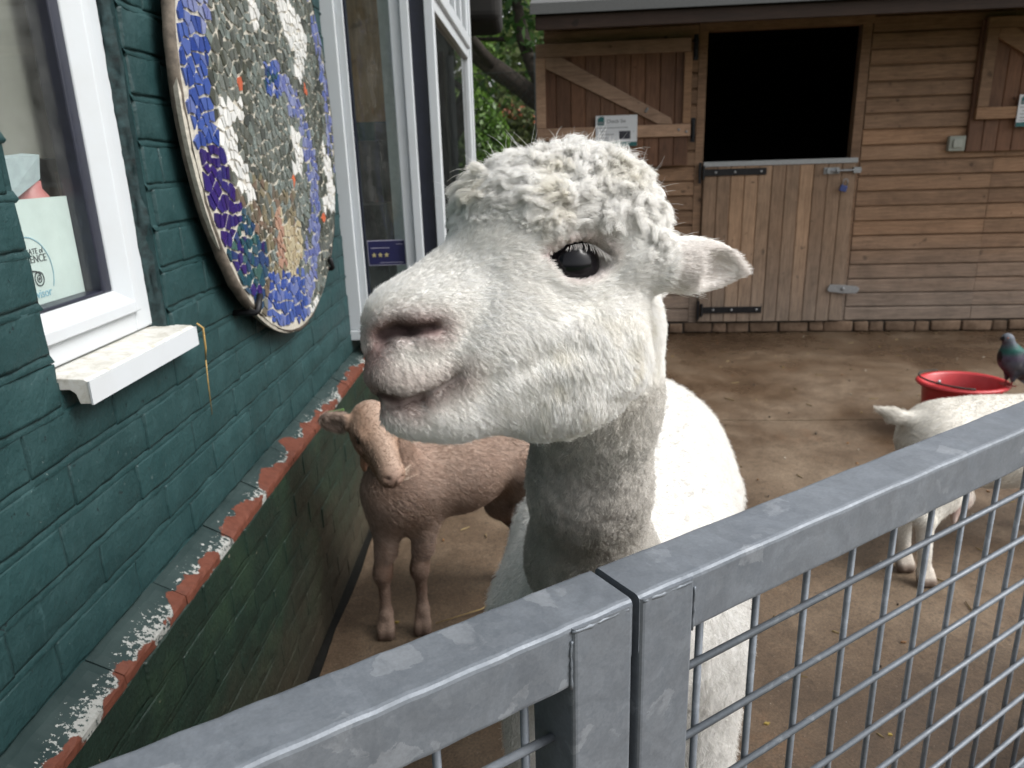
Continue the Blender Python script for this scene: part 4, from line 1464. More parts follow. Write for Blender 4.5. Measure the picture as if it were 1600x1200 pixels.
# lower door
ld = empty("lower_door", (OP[0], -0.026, 0.085), parent=stab)
DW = OP[1]-OP[0]+0.045
boards_panel(ld, 0.004, DW-0.004, 0.012, 1.185, 11, MAT_DOORW, 0.0)
MB().box(0.0, DW, -0.014, 0.026, 1.186, 1.222).build("top_strip", MAT_ZINC, ld, bevel=0.002)
strap_hinge(ld, 0.0, 1.145, 0.46, -0.008)
strap_hinge(ld, 0.03, 0.105, 0.46, -0.008)
bt = MB()
bt.tube([(0.90, -0.016, 1.135), (1.13, -0.016, 1.135)], 0.0085, 10)
bt.box(0.87, 0.98, -0.006, 0.003, 1.113, 1.157); bt.box(0.885, 0.905, -0.028, -0.006, 1.120, 1.150); bt.box(0.95, 0.97, -0.028, -0.006, 1.120, 1.150)
bt.tube([(0.955, -0.016, 1.135), (0.955, -0.04, 1.120)], 0.007, 8)
bt.xf(Matrix.Translation((0, -0.012, 0))).build("bolt", MAT_ZINC, ld)
MB().box(0, 0.05, -0.03, 0.0, -0.02, 0.02).build("keep", MAT_ZINC, ld).location = (1.075, -0.004, 1.135)
kt = MB().prism([(-0.115, -0.012), (-0.10, -0.028), (0.0, -0.034), (0.10, -0.03), (0.12, -0.012), (0.12, 0.012), (0.10, 0.026), (0.0, 0.03), (-0.10, 0.028)], 1, -0.018, -0.010)
kt.lathe([(0, 0.012), (0.012, 0.010), (0.016, 0.0), (0.016, -0.01)], 12)
kt.v[-48:] = [Vector((v.x, -0.018-v.z, v.y)) for v in kt.v[-48:]]
o = kt.build("turn_catch", MAT_ZINC, ld, bevel=0.0015); o.location = (1.085, -0.006, 0.26)
o.rotation_euler = (0, 0.07, 0)
pad = tag(empty("padlock", (0, 0, 0)), "small blue padlock hanging from the bolt of the stable door", "padlock")
def s2w(x, y, z):
    return Vector((2.5+x*math.cos(SA)-y*math.sin(SA), 5.70+x*math.sin(SA)+y*math.cos(SA), z))
pad.location = s2w(-0.135, -0.072, 1.10); pad.rotation_euler = (0, 0.25, SA)
MB().box(-0.025, 0.025, -0.012, 0.012, -0.03, 0.015).build("lock_body", MAT_BLUEMETAL, pad, bevel=0.005)
MB().tube([(-0.016, 0, 0.012)]+[(-0.016*math.cos(t*math.pi/6), 0, 0.045+0.016*math.sin(t*math.pi/6)) for t in range(7)]+[(0.016, 0, 0.012)], 0.0038, 8).build("shackle", MAT_ZINC, pad, smooth=True)

# upper door, swung right back against the cladding: braced face towards the yard
ud = empty("upper_door", (-2.372, -0.055, 1.29), parent=stab)
boards_panel(ud, 0.03, 1.105, 0.0, 0.86, 10, MAT_REDW, 0.0)
yb = -0.030
def brace(pts, name="brace", y0=-0.030, y1=-0.0085, mat=MAT_BRACE):
    return MB().prism(pts, 1, y0, y1).build(name, mat, ud, bevel=0.004)
brace([(-0.005, 0.775), (1.10, 0.775), (1.10, 0.865), (-0.005, 0.865)], "rail", mat=MAT_BRACE)
brace([(-0.008, 0.205), (1.115, 0.205), (1.115, 0.290), (-0.008, 0.290)], "rail", -0.032, mat=MAT_BRACE)
brace([(-0.008, 0.292), (0.062, 0.292), (0.062, 0.773), (-0.008, 0.773)], "stile", mat=MAT_BRACE)
brace([(1.055, 0.292), (1.112, 0.292), (1.112, 0.773), (1.055, 0.773)], "stile", mat=MAT_CLAD)
brace([(0.064, 0.773), (0.064, 0.70), (0.885, 0.292), (0.985, 0.292), (0.970, 0.335), (0.18, 0.773)], "brace", -0.029)
for zz in (0.245, 0.80):
    h = MB()
    h.box(1.118, 1.15, -0.02, -0.004, zz-0.085, zz+0.085)
    h.tube([(1.134, -0.028, zz-0.062), (1.134, -0.028, zz-0.03)], 0.014, 10); h.tube([(1.134, -0.028, zz-0.02), (1.134, -0.028, zz+0.02)], 0.012, 10); h.tube([(1.134, -0.028, zz+0.03), (1.134, -0.028, zz+0.062)], 0.014, 10)
    h.build("hinge", MAT_IRON, ud, bevel=0.002)
for (bx_, bz_) in ((1.03, 0.25), (1.085, 0.235), (0.80, 0.40), (0.79, 0.385)):
    b = MB().lathe([(0, 0.008), (0.007, 0.007), (0.010, 0.002), (0.010, 0)], 10)
    b.v = [Vector((v.x+bx_, -0.033-v.z, v.y+bz_)) for v in b.v]
    b.build("bolt", MAT_ZINC, ud, smooth=True)

# window shutter at the right
shu = empty("shutter", (0.70, -0.02, 1.325), parent=stab)
boards_panel(shu, 0.0, 1.0, 0.0, 0.86, 10, MAT_REDW, -0.012)
def sb(pts, name, y0=-0.055, y1=-0.021, mat=MAT_CLAD):
    return MB().prism(pts, 1, y0, y1).build(name, mat, shu, bevel=0.004)
sb([(0.018, 0.805), (1.0, 0.805), (1.0, 0.875), (0.018, 0.875)], "rail")
sb([(0.018, 0.215), (1.0, 0.215), (1.0, 0.295), (0.018, 0.295)], "rail", -0.058)
sb([(0.018, 0.297), (0.095, 0.297), (0.095, 0.803), (0.018, 0.803)], "stile")
sb([(0.097, 0.803), (0.097, 0.74), (0.85, 0.297), (0.95, 0.297), (0.20, 0.803)], "brace", -0.052)

# signs
MAT_SIGNW = plain("white_sign_board", (0.76, 0.79, 0.83), 0.4, 0, 0.03, 20, 0.02)
MAT_SIGNT = plain("teal_sign_print", (0.015, 0.13, 0.135), 0.45, 0, 0.1, 30, 0.02)
MAT_SIGNL = plain("grey_sign_print", (0.24, 0.26, 0.28), 0.5, 0, 0.1, 30, 0.0)
MAT_SIGND = plain("dark_picture_print", (0.020, 0.022, 0.035), 0.4, 0, 0.5, 60, 0.0)
def sign(x, z, y, w, h, label, title, pic=True):
    o = tag(empty("information_sign", s2w(x, y, z), SA), label, "sign", "notices on the stable front")
    MB().box(0, w, -0.006, 0, 0, h).build("board", MAT_SIGNW, o, bevel=0.001)
    # torn-edge band of colour along the bottom
    n = 14; rr2 = random.Random(4)
    top = [(w*(1-i/n), h*(0.135+0.03*rr2.random())) for i in range(n+1)]
    MB().prism([(0.0008, 0.0008), (w-0.0008, 0.0008)]+[(min(max(a, 0.0008), w-0.0008), b) for a, b in top], 1, -0.0075, -0.0064).build("printed_band", MAT_SIGNT, o)
    MB().prism([(w*0.045, h*0.70), (w*0.205, h*0.695), (w*0.205, h*0.955), (w*0.11, h*0.975), (w*0.045, h*0.89)], 1, -0.0075, -0.0064).build("logo_patch", MAT_SIGNT, o)
    MB().box(w*0.06, w*0.195, -0.0082, -0.0076, h*0.735, h*0.80).build("logo_line", MAT_SIGNL, o)
    text_part(title, h*0.155, (w*0.255, -0.0066, h*0.765), (R_(90), 0, 0), MAT_SIGNL if False else MAT_INK, o, sx=1.05)
    for (a, b, zz) in ((0.04, 0.78, 0.595), (0.10, 0.25, 0.49), (0.06, 0.44, 0.385), (0.06, 0.28, 0.275), (0.05, 0.50, 0.185)):
        MB().box(w*a, w*b, -0.0072, -0.0064, h*zz, h*(zz+0.022)).build("printed_line", MAT_SIGNL, o)
    if pic:
        MB().box(w*0.565, w*0.84, -0.0074, -0.0064, h*0.235, h*0.495).build("printed_picture", MAT_SIGND, o)
        MB().lathe([(0, 0.0015), (0.003, 0.001), (0.004, 0)], 8).xf(Matrix.Rotation(R_(90), 4, 'X')).build("screw", MAT_ZINC, o).location = (w*0.915, -0.0064, h*0.47)
    return o
sign(-1.945, 1.437, -0.092, 0.302, 0.217, "white notice with a dark picture on the open upper stable door", "Check Sie")
sign(0.985, 1.482, -0.082, 0.302, 0.212, "white notice with a teal band on the wooden window shutter", "Check Sie", False)
sw = tag(empty("light_switch", s2w(0.577, -0.002, 1.330), SA), "grey weatherproof light switch on the stable boards beside the shutter", "switch")
MAT_SW = plain("grey_switch_plastic", (0.30, 0.32, 0.28), 0.5, 0, 0.06, 40, 0.05)
MB().box(0, 0.112, -0.042, 0, 0, 0.104).build("box", MAT_SW, sw, bevel=0.006)
MB().box(0.024, 0.088, -0.054, -0.0425, 0.022, 0.084).build("rocker", plain("pale_switch_rocker", (0.36, 0.38, 0.34), 0.45), sw, bevel=0.006)
HO = np.array((0.0320, 0.7264, 1.2471))
HA = np.array([(0.9323, 0.3383, -0.1277), (-0.0253, -0.2912, -0.9563), (0.3607, -0.8949, 0.2629)])   # rows: to the back of the head, down, towards its left side
HEAD_SHAPES = [
    ('e', (17.3, -29.4, 0), (80, 70, 56), 0, 10, 0, 0),
    ('c', (-13.7, -5.7, 0, 54), (-130.4, 42.6, 0, 40), 0, 25, 0, 0),
    ('e', (-146.1, 47.7, 0), (45, 42, 35), -10, 18, 0, 0),
    ('c', (-69.9, -28.7, 0, 33), (-154.4, 31.5, 0, 27), 0, 16, 0, 0),
    ('c', (-55.1, -6.8, 22, 30), (-139.5, 45.8, 18, 26), 0, 20, 1, 0),
    ('e', (-163.0, 40.4, 14), (20, 26, 18), 0, 10, 1, 0),
    ('e', (-141.5, 87.9, 14), (46, 24, 24), -8, 10, 1, 0),
    ('e', (-157.1, 74.7, 13), (30, 34, 22), 0, 10, 1, 0),
    ('e', (-118.2, 117.5, 0), (55, 28, 31), -4, 12, 0, 0),
    ('c', (-98.4, 106.9, 0, 32), (-6.9, 94.8, 0, 48), 0, 22, 0, 0),
    ('e', (-30.1, 46.5, 24), (84, 62, 38), -10, 24, 1, 0),
    ('e', (-70.2, 68.0, 20), (60, 34, 28), -14, 20, 1, 0),
    ('e', (16.0, 67.6, 22), (66, 58, 42), 0, 24, 1, 0),
    ('e', (39.1, 32.1, 20), (44, 74, 42), 0, 24, 1, 0),
    ('e', (-3.0, 114.7, 10), (58, 28, 34), -6, 20, 1, 0),
    ('e', (-6.0, -50.6, 48), (44, 15, 14), 8, 10, 1, 0),
    ('e', (1.8, 10.5, 48), (38, 12, 13), 4, 10, 1, 0),
    ('e', (-31.9, -10.8, 44), (22, 22, 14), 0, 10, 1, 0),
    ('e', (-47.5, -62.5, 10), (38, 27, 38), 0, 30, 1, 0),
    ('e', (-45.9, -40.4, 18), (50, 30, 34), -10, 26, 1, 0),
    ('e', (-57.6, -61.4, 0), (28, 25, 34), 0, 22, 0, 0),
    ('e', (-56.7, -70.6, -14), (20, 20, 24), 0, 16, 0, 0),
    ('e', (-21.1, -78.8, 18), (58, 34, 40), 0, 26, 1, 0),
    ('e', (33.1, -80.8, 18), (54, 38, 42), 0, 26, 1, 0),
    ('e', (53.5, -53.2, 22), (34, 48, 40), 0, 28, 1, 0),
    ('e', (24.3, -103.4, 0), (60, 26, 44), 0, 30, 0, 0),
    ('e', (-9.6, -92.7, 0), (46, 22, 40), 0, 32, 0, 0),
]
HEAD_STROKES = [   # (points (back, down), depth, width) in mm, pressed into both sides of the face
    ([(-189.5, 92.6), (-177.0, 105.9), (-160.6, 110.4), (-143.4, 105.4)], 13.0, 4.4),
    ([(-147.4, 107.0), (-122.4, 93.7), (-112.2, 85.8)], 8.5, 4.2),
    ([(-181.9, 111.6), (-165.8, 114.8), (-144.1, 111.6)], 7.0, 8.0),
    ([(-177.3, 51.5), (-167.3, 46.1), (-153.0, 48.3), (-131.4, 44.5)], 12.0, 4.0),
    ([(-174.0, 52.5), (-166.9, 46.0), (-155.9, 49.4)], 16.0, 7.2),
    ([(-176.2, 57.0), (-182.2, 65.8), (-190.9, 73.5)], 9.0, 5.0),
    ([(-190.0, 72.2), (-192.2, 89.2)], 6.0, 5.0),
    ([(-85.4, 91.4), (-64.6, 83.3), (-35.2, 69.3), (-1.1, 62.5)], 3.5, 11.0),
    ([(-106.4, 70.0), (-76.7, 54.9), (-44.5, 40.0)], -2.5, 18.0),
    ([(-87.4, 3.5), (-102.2, 38.2), (-115.7, 72.3)], 4.0, 13.0),
    ([(-33.5, 7.3), (-3.4, 18.3), (28.5, 8.3)], 3.0, 9.0),
    ([(-152.9, 12.8), (-126.9, 21.5)], -2.5, 16.0),
    ([(-28.1, -23.0), (-36.9, -24.8), (-43.1, -19.8)], 5.0, 5.0),
]
EYE = (0.1, -18.8, 46)
EYE_IN = (-30.6, -21.7, 50)
NOSE = (-155.0, 45.8, 36)
MOUTH = (-155.0, 107.1, 36)
LIPS = (-165.8, 80.9, 34)
EAR_BASE = (80.0, -20.8, 50)
EAR_TIP = (168.2, -18.9, 70)
EAR_MID = (121.8, -28.1, 66)

# ------------------------------------------------------------------ alpaca
def build_alpaca(fur=1.0):
    root = tag(empty("alpaca", (0.15, 1.05, 0)),
               "white alpaca with a woolly topknot and grey shorn neck behind the metal gate", "alpaca")
    xs = axis_grid((-0.20, -0.165, 0.008), (-0.165, 0.215, 0.003), (0.215, 0.56, 0.009))
    ys = axis_grid((0.55, 0.92, 0.003), (0.92, 2.06, 0.009))
    zs = axis_grid((-0.02, 0.93, 0.010), (0.93, 1.045, 0.005), (1.045, 1.43, 0.003))
    Fd = Field(xs, ys, zs)
    # trunk and legs
    Fd.cone((0.135, 1.12, 0.61), (0.265, 1.62, 0.635), 0.180, 0.205, 0.05)
    Fd.cone((0.115, 1.03, 0.66), (0.15, 1.22, 0.66), 0.14, 0.18, 0.08)
    Fd.ell((0.235, 1.50, 0.70), (0.15, 0.34, 0.17), k=0.10)
    Fd.ell((0.285, 1.70, 0.62), (0.19, 0.20, 0.22), k=0.06)
    Fd.ell((0.31, 1.28, 0.58), (0.095, 0.20, 0.16), k=0.06)
    for sx, y, w in ((0.015, 1.12, 0), (0.262, 1.07, 0), (0.15, 1.68, 0), (0.40, 1.60, 0)):
        Fd.cone((sx, y, 0.58), (sx+0.005, y-0.02, 0.30), 0.098, 0.066, 0.05)
        Fd.cone((sx+0.005, y-0.02, 0.30), (sx+0.005, y+0.0, 0.07), 0.062, 0.042, 0.03)
        Fd.ell((sx+0.005, y-0.035, 0.028), (0.040, 0.062, 0.034), k=0.02)
    Fd.cone((0.30, 1.88, 0.70), (0.31, 1.96, 0.56), 0.05, 0.035, 0.04)
    # neck
    Fd.chain([(0.125, 1.03, 0.74), (0.082, 0.915, 0.84), (0.075, 0.85, 0.98), (0.077, 0.808, 1.10), (0.084, 0.795, 1.19)],
             [0.120, 0.078, 0.065, 0.064, 0.066], 0.05)
    # head shapes in the head's own frame
    mm = 0.001
    H = Field(xs, ys, zs)
    def loc(p, side=1):
        return HO + mm*(p[0]*HA[0] + p[1]*HA[1] + p[2]*side*HA[2])
    for kind, a, b, rot, k, mir, carve in HEAD_SHAPES:
        for side in ((1, -1) if mir else (1,)):
            if kind == 'e':
                c, s = math.cos(R_(rot)), math.sin(R_(rot))
                A = np.array([c*HA[0]+s*HA[1], -s*HA[0]+c*HA[1], HA[2]])
                H.ell(loc(a, side), np.array(b)*mm, A, k*mm, bool(carve))
            else:
                H.cone(loc(a[:3], side), loc(b[:3], side), a[3]*mm, b[3]*mm, k*mm, bool(carve))
    # strokes pressed into the sides of the face
    sl = H.sub(HO-np.array((0.30, 0.22, 0.26)), HO+np.array((0.30, 0.22, 0.22)))
    X, Y, Z = H.pts(sl)
    def comp(i):
        return ((X-HO[0])*HA[i, 0]+(Y-HO[1])*HA[i, 1]+(Z-HO[2])*HA[i, 2])/mm
    PA, PB, PS = comp(0), comp(1), comp(2)
    def pdist(pts, A, B):
        d = None
        for (x0, y0), (x1, y1) in zip(pts[:-1], pts[1:]):
            vx, vy = x1-x0, y1-y0
            t = np.clip(((A-x0)*vx+(B-y0)*vy)/(vx*vx+vy*vy), 0, 1)
            q = (A-x0-t*vx)**2+(B-y0-t*vy)**2
            d = q if d is None else np.minimum(d, q)
        return d
    side_w = np.clip((np.abs(PS)-6)/14, 0, 1)
    add = 0
    for pts, dep, w in HEAD_STROKES:
        add = add + dep*mm*np.exp(-pdist(pts, PA, PB)/(w*w))*side_w
    # eye sockets
    e = EYE
    ex = (PA-e[0]-0.12*(PB-e[1])); ey = (PB-e[1]+0.13*(PA-e[0]))
    alm = np.sqrt((ex/27.5)**2+(ey/np.where(ey < 0, 15.0, 16.0))**2)
    add = add + mm*22*np.clip(1.22-alm, 0, 0.35)/0.35*np.clip((np.abs(PS)-28)/10, 0, 1)
    H.F[sl] += add.astype(np.float32)
    # join head and trunk
    a, b = Fd.F, H.F
    k = 0.022
    h = np.maximum(k-np.abs(a-b), 0)/k
    Fd.F = np.minimum(a, b)-h*h*k*0.25
    # ears
    for side in (1, -1):
        b0, m0, t0 = loc(EAR_BASE, side), loc(EAR_MID, side), loc(EAR_TIP, side)
        ax = t0-b0; Ln = np.linalg.norm(ax); ax /= Ln
        out = HA[2]*side*0.80 + HA[1]*0.45 - HA[0]*0.25
        out = out-ax*(out@ax); out /= np.linalg.norm(out)
        wd = np.cross(ax, out)
        Fd.cone(b0-ax*0.018, b0+ax*0.03, 0.024, 0.026, 0.02)
        c = b0+ax*Ln*0.52
        Fd.ell(c-ax*Ln*0.04, (Ln*0.46, 0.0265, 0.0145), np.array([ax, wd, out]), 0.010)
        Fd.cone(b0+ax*Ln*0.60, t0+ax*0.004+HA[1]*0.004, 0.0165, 0.0022, 0.012)
        Fd.ell(c+out*0.012+ax*0.012, (Ln*0.36, 0.0180, 0.0125), np.array([ax, wd, out]), 0.006, True)
    V, Q = Fd.mesh()
    V = relax(V, Q, 2, 0.4)
    N = vert_normals(V, Q)
    # local head coordinates per vertex
    W = (V-HO)/mm
    pa, pb, ps = W@HA[0], W@HA[1], W@HA[2]
    # neck-line: where head turns into neck (below and behind the jaw)
    rN = lambda s, seed=0: noise3(V, s, seed)
    zneck = 1.105+0.30*(V[:, 0]-0.08)+0.012*rN(25)
    is_head = np.clip((V[:, 2]-zneck)/0.02, 0, 1)*(V[:, 1] < 1.0)
    is_head = np.where(pb > 150, 0, is_head)
    is_body = np.clip((V[:, 1]-0.93-(V[:, 2]-0.85)*0.15)/0.05, 0, 1)*(V[:, 2] < 1.0)
    is_body = np.maximum(is_body, V[:, 2] < 0.70)*(1-is_head)
    is_neck = np.clip(1-is_head-is_body, 0, 1)
    # topknot line
    tl = np.interp(pa, [-130, -95, -62, -38, -15, 30, 70, 120], [-56, -66, -66, -48, -40, -40, -32, -26])
    top = np.clip((tl-pb+6*rN(45, 27))/36+0.5, 0, 1)*is_head
    ear = ((pa > 84+0.10*np.abs(pb)) & (np.abs(ps) > 42) & (pb > -75) & (pb < 35))*is_head
    top = top*(1-ear)
    cheek = np.clip((pa+70-0.35*(60-pb)+10*rN(35, 28))/60, 0, 1)*np.clip((pb+5)/55, 0, 1)*is_head*(1-ear)*(1-top)
    # where the face is pink-grey skin, plus painted shading under the lip
    def near(pts, w):
        return np.exp(-pdist(pts, pa, pb)/(w*w))
    nose = near([(-180, 50), (-165, 45), (-134, 46)], 12.5)*1.0
    nose = np.maximum(nose, near([(-176, 55), (-182, 66), (-190, 76)], 9))
    mouth = near([(-190, 92), (-178, 106), (-158, 112), (-140, 106)], 9)
    mouth = np.maximum(mouth, 0.6*near([(-140, 106), (-114, 89)], 8))
    mouth = np.maximum(mouth, near([(-180, 112), (-150, 117)], 10)*0.8)  # shading under the overhanging upper lip, put into the skin colour
    lips = near([(-188, 82), (-165, 92), (-130, 94), (-112, 86)], 17)*0.55
    eyer = np.clip(1.50-np.sqrt(((pa-EYE[0])/25)**2+((pb-EYE[1]+0.13*(pa-EYE[0]))/17)**2), 0, 1)*(np.abs(ps) > 25)
    eyer = np.maximum(eyer, near([(-22, -18), (-33, -22)], 8)*(np.abs(ps) > 25))
    hd = is_head*(1-ear)
    nose, mouth, lips, eyer = [np.clip(q*hd, 0, 1) for q in (nose, mouth, lips, eyer)]
    white = np.array((0.915, 0.90, 0.87))
    C = np.ones((len(V), 3))*white
    nz = rN(60, 3)
    C *= (1+0.04*nz)[:, None]
    yel = np.clip(0.6*rN(30, 5)+0.5*rN(75, 25)-0.05, 0, 1)*np.maximum(top, cheek)*0.5
    C = C*(1-yel[:, None])+yel[:, None]*np.array((0.74, 0.68, 0.53))
    def lay(C, w, c):
        return C*(1-w[:, None])+w[:, None]*np.array(c)
    C = lay(C, np.clip(lips+0.0, 0, 1)*0.85, (0.52, 0.42, 0.38))
    C = lay(C, np.clip(nose*1.2, 0, 1)*0.9, (0.36, 0.235, 0.215))
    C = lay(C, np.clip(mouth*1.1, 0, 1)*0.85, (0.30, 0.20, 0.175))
    deepn = near([(-174, 51), (-163, 46), (-150, 48), (-136, 46)], 6.5)*hd
    deepn = np.maximum(deepn, 0.8*near([(-178, 104), (-160, 110)], 4.5)*hd)
    C = lay(C, np.clip(deepn*1.3, 0, 1)*0.9, (0.06, 0.035, 0.035))
    C = lay(C, np.clip(eyer*1.2, 0, 1)*0.75, (0.42, 0.30, 0.29))
    ngrey = np.clip(0.62+0.45*rN(30, 9)+0.25*rN(90, 4), 0, 1)
    neckc = np.array((0.68, 0.65, 0.61))*(1-ngrey[:, None])+ngrey[:, None]*np.array((0.47, 0.445, 0.405))
    # the neck colour turns paler towards its right side
    pale = np.clip((V[:, 0]-0.105)/0.05, 0, 1)*0.7
    neckc = neckc*(1-pale[:, None])+pale[:, None]*np.array((0.68, 0.66, 0.625))
    C = C*(1-is_neck[:, None])+neckc*is_neck[:, None]
    C = C*(1-0.11*is_body[:, None])
    earin = ear*np.clip((N@HA[2]*np.sign(ps))*0.8+(N@HA[1])*0.3, 0, 1)
    C = lay(C, earin*0.28, (0.58, 0.47, 0.45))
    # woolly relief on the fleece itself
    lump = (0.0055*rN(38, 11)+0.0028*rN(85, 12))*top+(0.0028*rN(34, 13)+0.0012*rN(80, 15))*cheek
    lump += 0.0022*rN(120, 14)*is_neck+0.003*rN(26, 16)*is_body
    V2 = V+N*lump[:, None]
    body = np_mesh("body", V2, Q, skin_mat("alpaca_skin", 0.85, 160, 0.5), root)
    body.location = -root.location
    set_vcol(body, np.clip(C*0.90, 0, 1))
    N2 = vert_normals(V2, Q)
    # ---------------- fleece
    fm = fur_mat("alpaca_wool", 0.40, 0.03)
    rg = np.random.default_rng(11)
    def strands(name, n, dens, fl, ln, lf, rad, clump, cf, curl, cn, wild, cvar=0.06, npts=6, cmul=1.0):
        T, w = sample_surface(V2, Q, dens, n, rg)
        p = interp(V2, T, w); nn = interp(N2, T, w)
        nn /= np.linalg.norm(nn, axis=1, keepdims=True)
        f = fl(p, nn); L = interp(ln, T, w); lft = interp(lf, T, w)
        c = interp(C, T, w)*cmul*(1+cvar*rg.normal(size=(n, 1)))
        keep = L > 0.0008
        mk = lambda a: interp(a, T, w)[keep] if hasattr(a, 'shape') and getattr(a, 'ndim', 0) == 1 and len(a) == len(V2) else a
        o = make_fur(name, p[keep]-nn[keep]*0.0006, nn[keep], f[keep], L[keep], lft[keep], np.clip(c[keep], 0.01, 0.92), fm, root,
                     mk(rad), mk(clump), mk(cf), mk(curl), cn, wild, npts, rg)
        o.location = -root.location
        return o
    bare = np.clip(np.maximum.reduce([nose*0.8, mouth*0.6, eyer*1.3, deepn*2]), 0, 1)
    hole = np.sqrt(((pa-EYE[0])/23)**2+((pb-EYE[1]+0.13*(pa-EYE[0]))/15.5)**2)
    inhole = (hole < 1.12)*(np.abs(ps) > 20)*is_head
    face = is_head*(1-top)*(1-cheek)*(1-ear)
    chin = np.clip((pb-95)/20, 0, 1)*face*(pa < -60)
    def flow_head(p, nn):
        q = (p-HO)/mm
        a, b, s = q@HA[0], q@HA[1], q@HA[2]
        n1 = noise3(p, 28, 1)[:, None]; n2 = noise3(p, 28, 2)[:, None]
        # away from the nose, turning down over the cheek and up over the brow
        dn = np.clip((b-10)/80, -0.7, 0.9)[:, None]
        return HA[0]*(1.0+0.25*n1)+HA[1]*(dn*0.8+0.35*n2)
    onf = np.clip(face*6, 0, 1)
    ln = onf*(0.0085+0.004*np.clip((pa+120)/100, 0, 1))+chin*0.003
    ln = ln*(1-0.75*bare)*(1-inhole)
    dens = face*(1-0.6*bare)*(1-inhole)+1e-9
    if fur > 0:
        strands("face_fur", int(170000*fur), dens, flow_head, ln, face*0.20+0.05, 0.00017, 0.0028, 0.40, 0.0003, 1, 0.20)
        def flow_top(p, nn):
            n1 = noise3(p, 20, 21)[:, None]; n2 = noise3(p, 20, 22)[:, None]; n3 = noise3(p, 20, 23)[:, None]
            return HA[1]*(0.6+0.9*n2)+HA[0]*(-0.15+1.2*n1)+HA[2]*(0.9*n3)
        strands("topknot", int(85000*fur), np.sqrt(top)+1e-9, flow_top, 0.023*np.sqrt(top), top*0.25+0.05, 0.00019, 0.0085, 0.66, 0.0024, 0.9, 0.20, 0.06, 10)
        strands("topknot", int(50000*fur), np.sqrt(top)+1e-9, flow_top, 0.015*np.sqrt(top), top*0.32+0.05, 0.00019, 0.0045, 0.45, 0.0010, 0.9, 0.3, 0.06, 7)
        strands("flyaway_hair", int(420*max(fur, 0.3)), top*np.clip(-pb/60, 0, 1)**2+0.02*top+1e-9, flow_top, top*0.032, top*0.80+0.02, 0.00014, 0.014, 0.6, 0.0015, 0.6, 0.4, 0.05, 8)
        def flow_cheek(p, nn):
            n1 = noise3(p, 40, 31)[:, None]; n2 = noise3(p, 40, 32)[:, None]
            return HA[0]*(0.55+0.5*n1)+HA[1]*(0.9+0.4*n2)
        strands("cheek_fleece", int(75000*fur), np.sqrt(cheek)+1e-9, flow_cheek, 0.0125*np.sqrt(cheek), cheek*0.15+0.05, 0.00019, 0.0065, 0.45, 0.0006, 0.8, 0.15, 0.05, 7)
        strands("cheek_fleece", int(50000*fur), np.sqrt(cheek)+1e-9, flow_cheek, 0.0095*np.sqrt(cheek), cheek*0.18+0.05, 0.00020, 0.003, 0.25, 0.0004, 1.0, 0.3, 0.06, 6)
        def flow_ear(p, nn):
            q = (p-HO)/mm
            sg = np.sign(q@HA[2])[:, None]
            return HA[0]*1.0+HA[2]*sg*0.25+HA[1]*0.15*noise3(p, 60, 41)[:, None]
        strands("ear_fur", int(36000*fur), ear+1e-9, flow_ear, ear*(0.006+0.006*earin), ear*0.12+0.03, 0.00016, 0.0028, 0.25, 0.0003, 1, 0.10)
        strands("ear_tuft", int(700*fur), ear*earin*np.clip(1-(pa-84)/60, 0, 1)+1e-9, flow_ear, ear*0.020, ear*0.14+0.03, 0.00018, 0.006, 0.5, 0.0006, 0.6, 0.2, 0.05, 7)
        def flow_neck(p, nn):
            n1 = noise3(p, 60, 51)[:, None]; n2 = noise3(p, 60, 52)[:, None]
            return np.array((0.0, 0.0, -1.0))*(0.7+0.5*n1)+np.array((1.0, 0, 0))*0.8*n2
        strands("neck_wool", int(80000*fur), is_neck*(V2[:, 2] > 0.75)+1e-9, flow_neck, is_neck*0.0070, is_neck*0.50+0.05, 0.00020, 0.0036, 0.60, 0.0008, 1.0, 0.3, 0.12)
        vis = is_body*np.clip(1.3-0.25*(V2[:, 1]-1.0), 0.3, 1)*(V2[:, 2] > 0.06)
        strands("body_fleece", int(130000*fur), vis+1e-9, flow_neck, is_body*0.016, is_body*0.4+0.05, 0.00030, 0.008, 0.5, 0.0010, 1.0, 0.3, 0.05)
        # upper lashes, white and long
        for side in (1, -1):
            n = 80
            u = rg.random(n)
            ang = R_(238)+u*R_(112)
            la = EYE[0]+np.cos(ang)*24; lb = EYE[1]+np.sin(ang)*15.5-0.13*(la-EYE[0])
            lp = np.array([loc((x, y, 55.5-2*abs(v-0.5)), side) for x, y, v in zip(la, lb, u)])
            dirn = HA[2]*side*0.55+HA[1]*0.55
            d = np.array([dirn+HA[0]*(v-0.45)*0.9 for v in u])
            nrm = np.tile(HA[2]*side, (n, 1))
            o = make_fur("eyelashes", lp, nrm, d, 0.007+0.009*u, np.full(n, 0.55), np.tile((0.78, 0.76, 0.74), (n, 1)), fm, root, 0.00022, 0.003, 0.4, 0, 1, 0.14, 6, rg)
            o.location = -root.location
    # ---------------- eyes
    m = Mat("alpaca_eye")
    lw = m.n("LayerWeight", {"Blend": 0.35})
    c = m.mix(lw.outputs["Facing"], (0.003, 0.003, 0.005, 1), (0.010, 0.008, 0.009, 1))
    eye_m = m.bsdf(c, 0.11, 0, spec=0.28)
    for side in (1, -1):
        mb = MB()
        pr = [(28.5*math.sin(t*math.pi/16)*mm, -28.5*math.cos(t*math.pi/16)*mm) for t in range(17)]
        mb.lathe(pr, 32)
        o = mb.build("eye", eye_m, root, smooth=True)
        o.location = Vector(loc((EYE[0], EYE[1], EYE[2]-16.0), side))-root.location
    return root

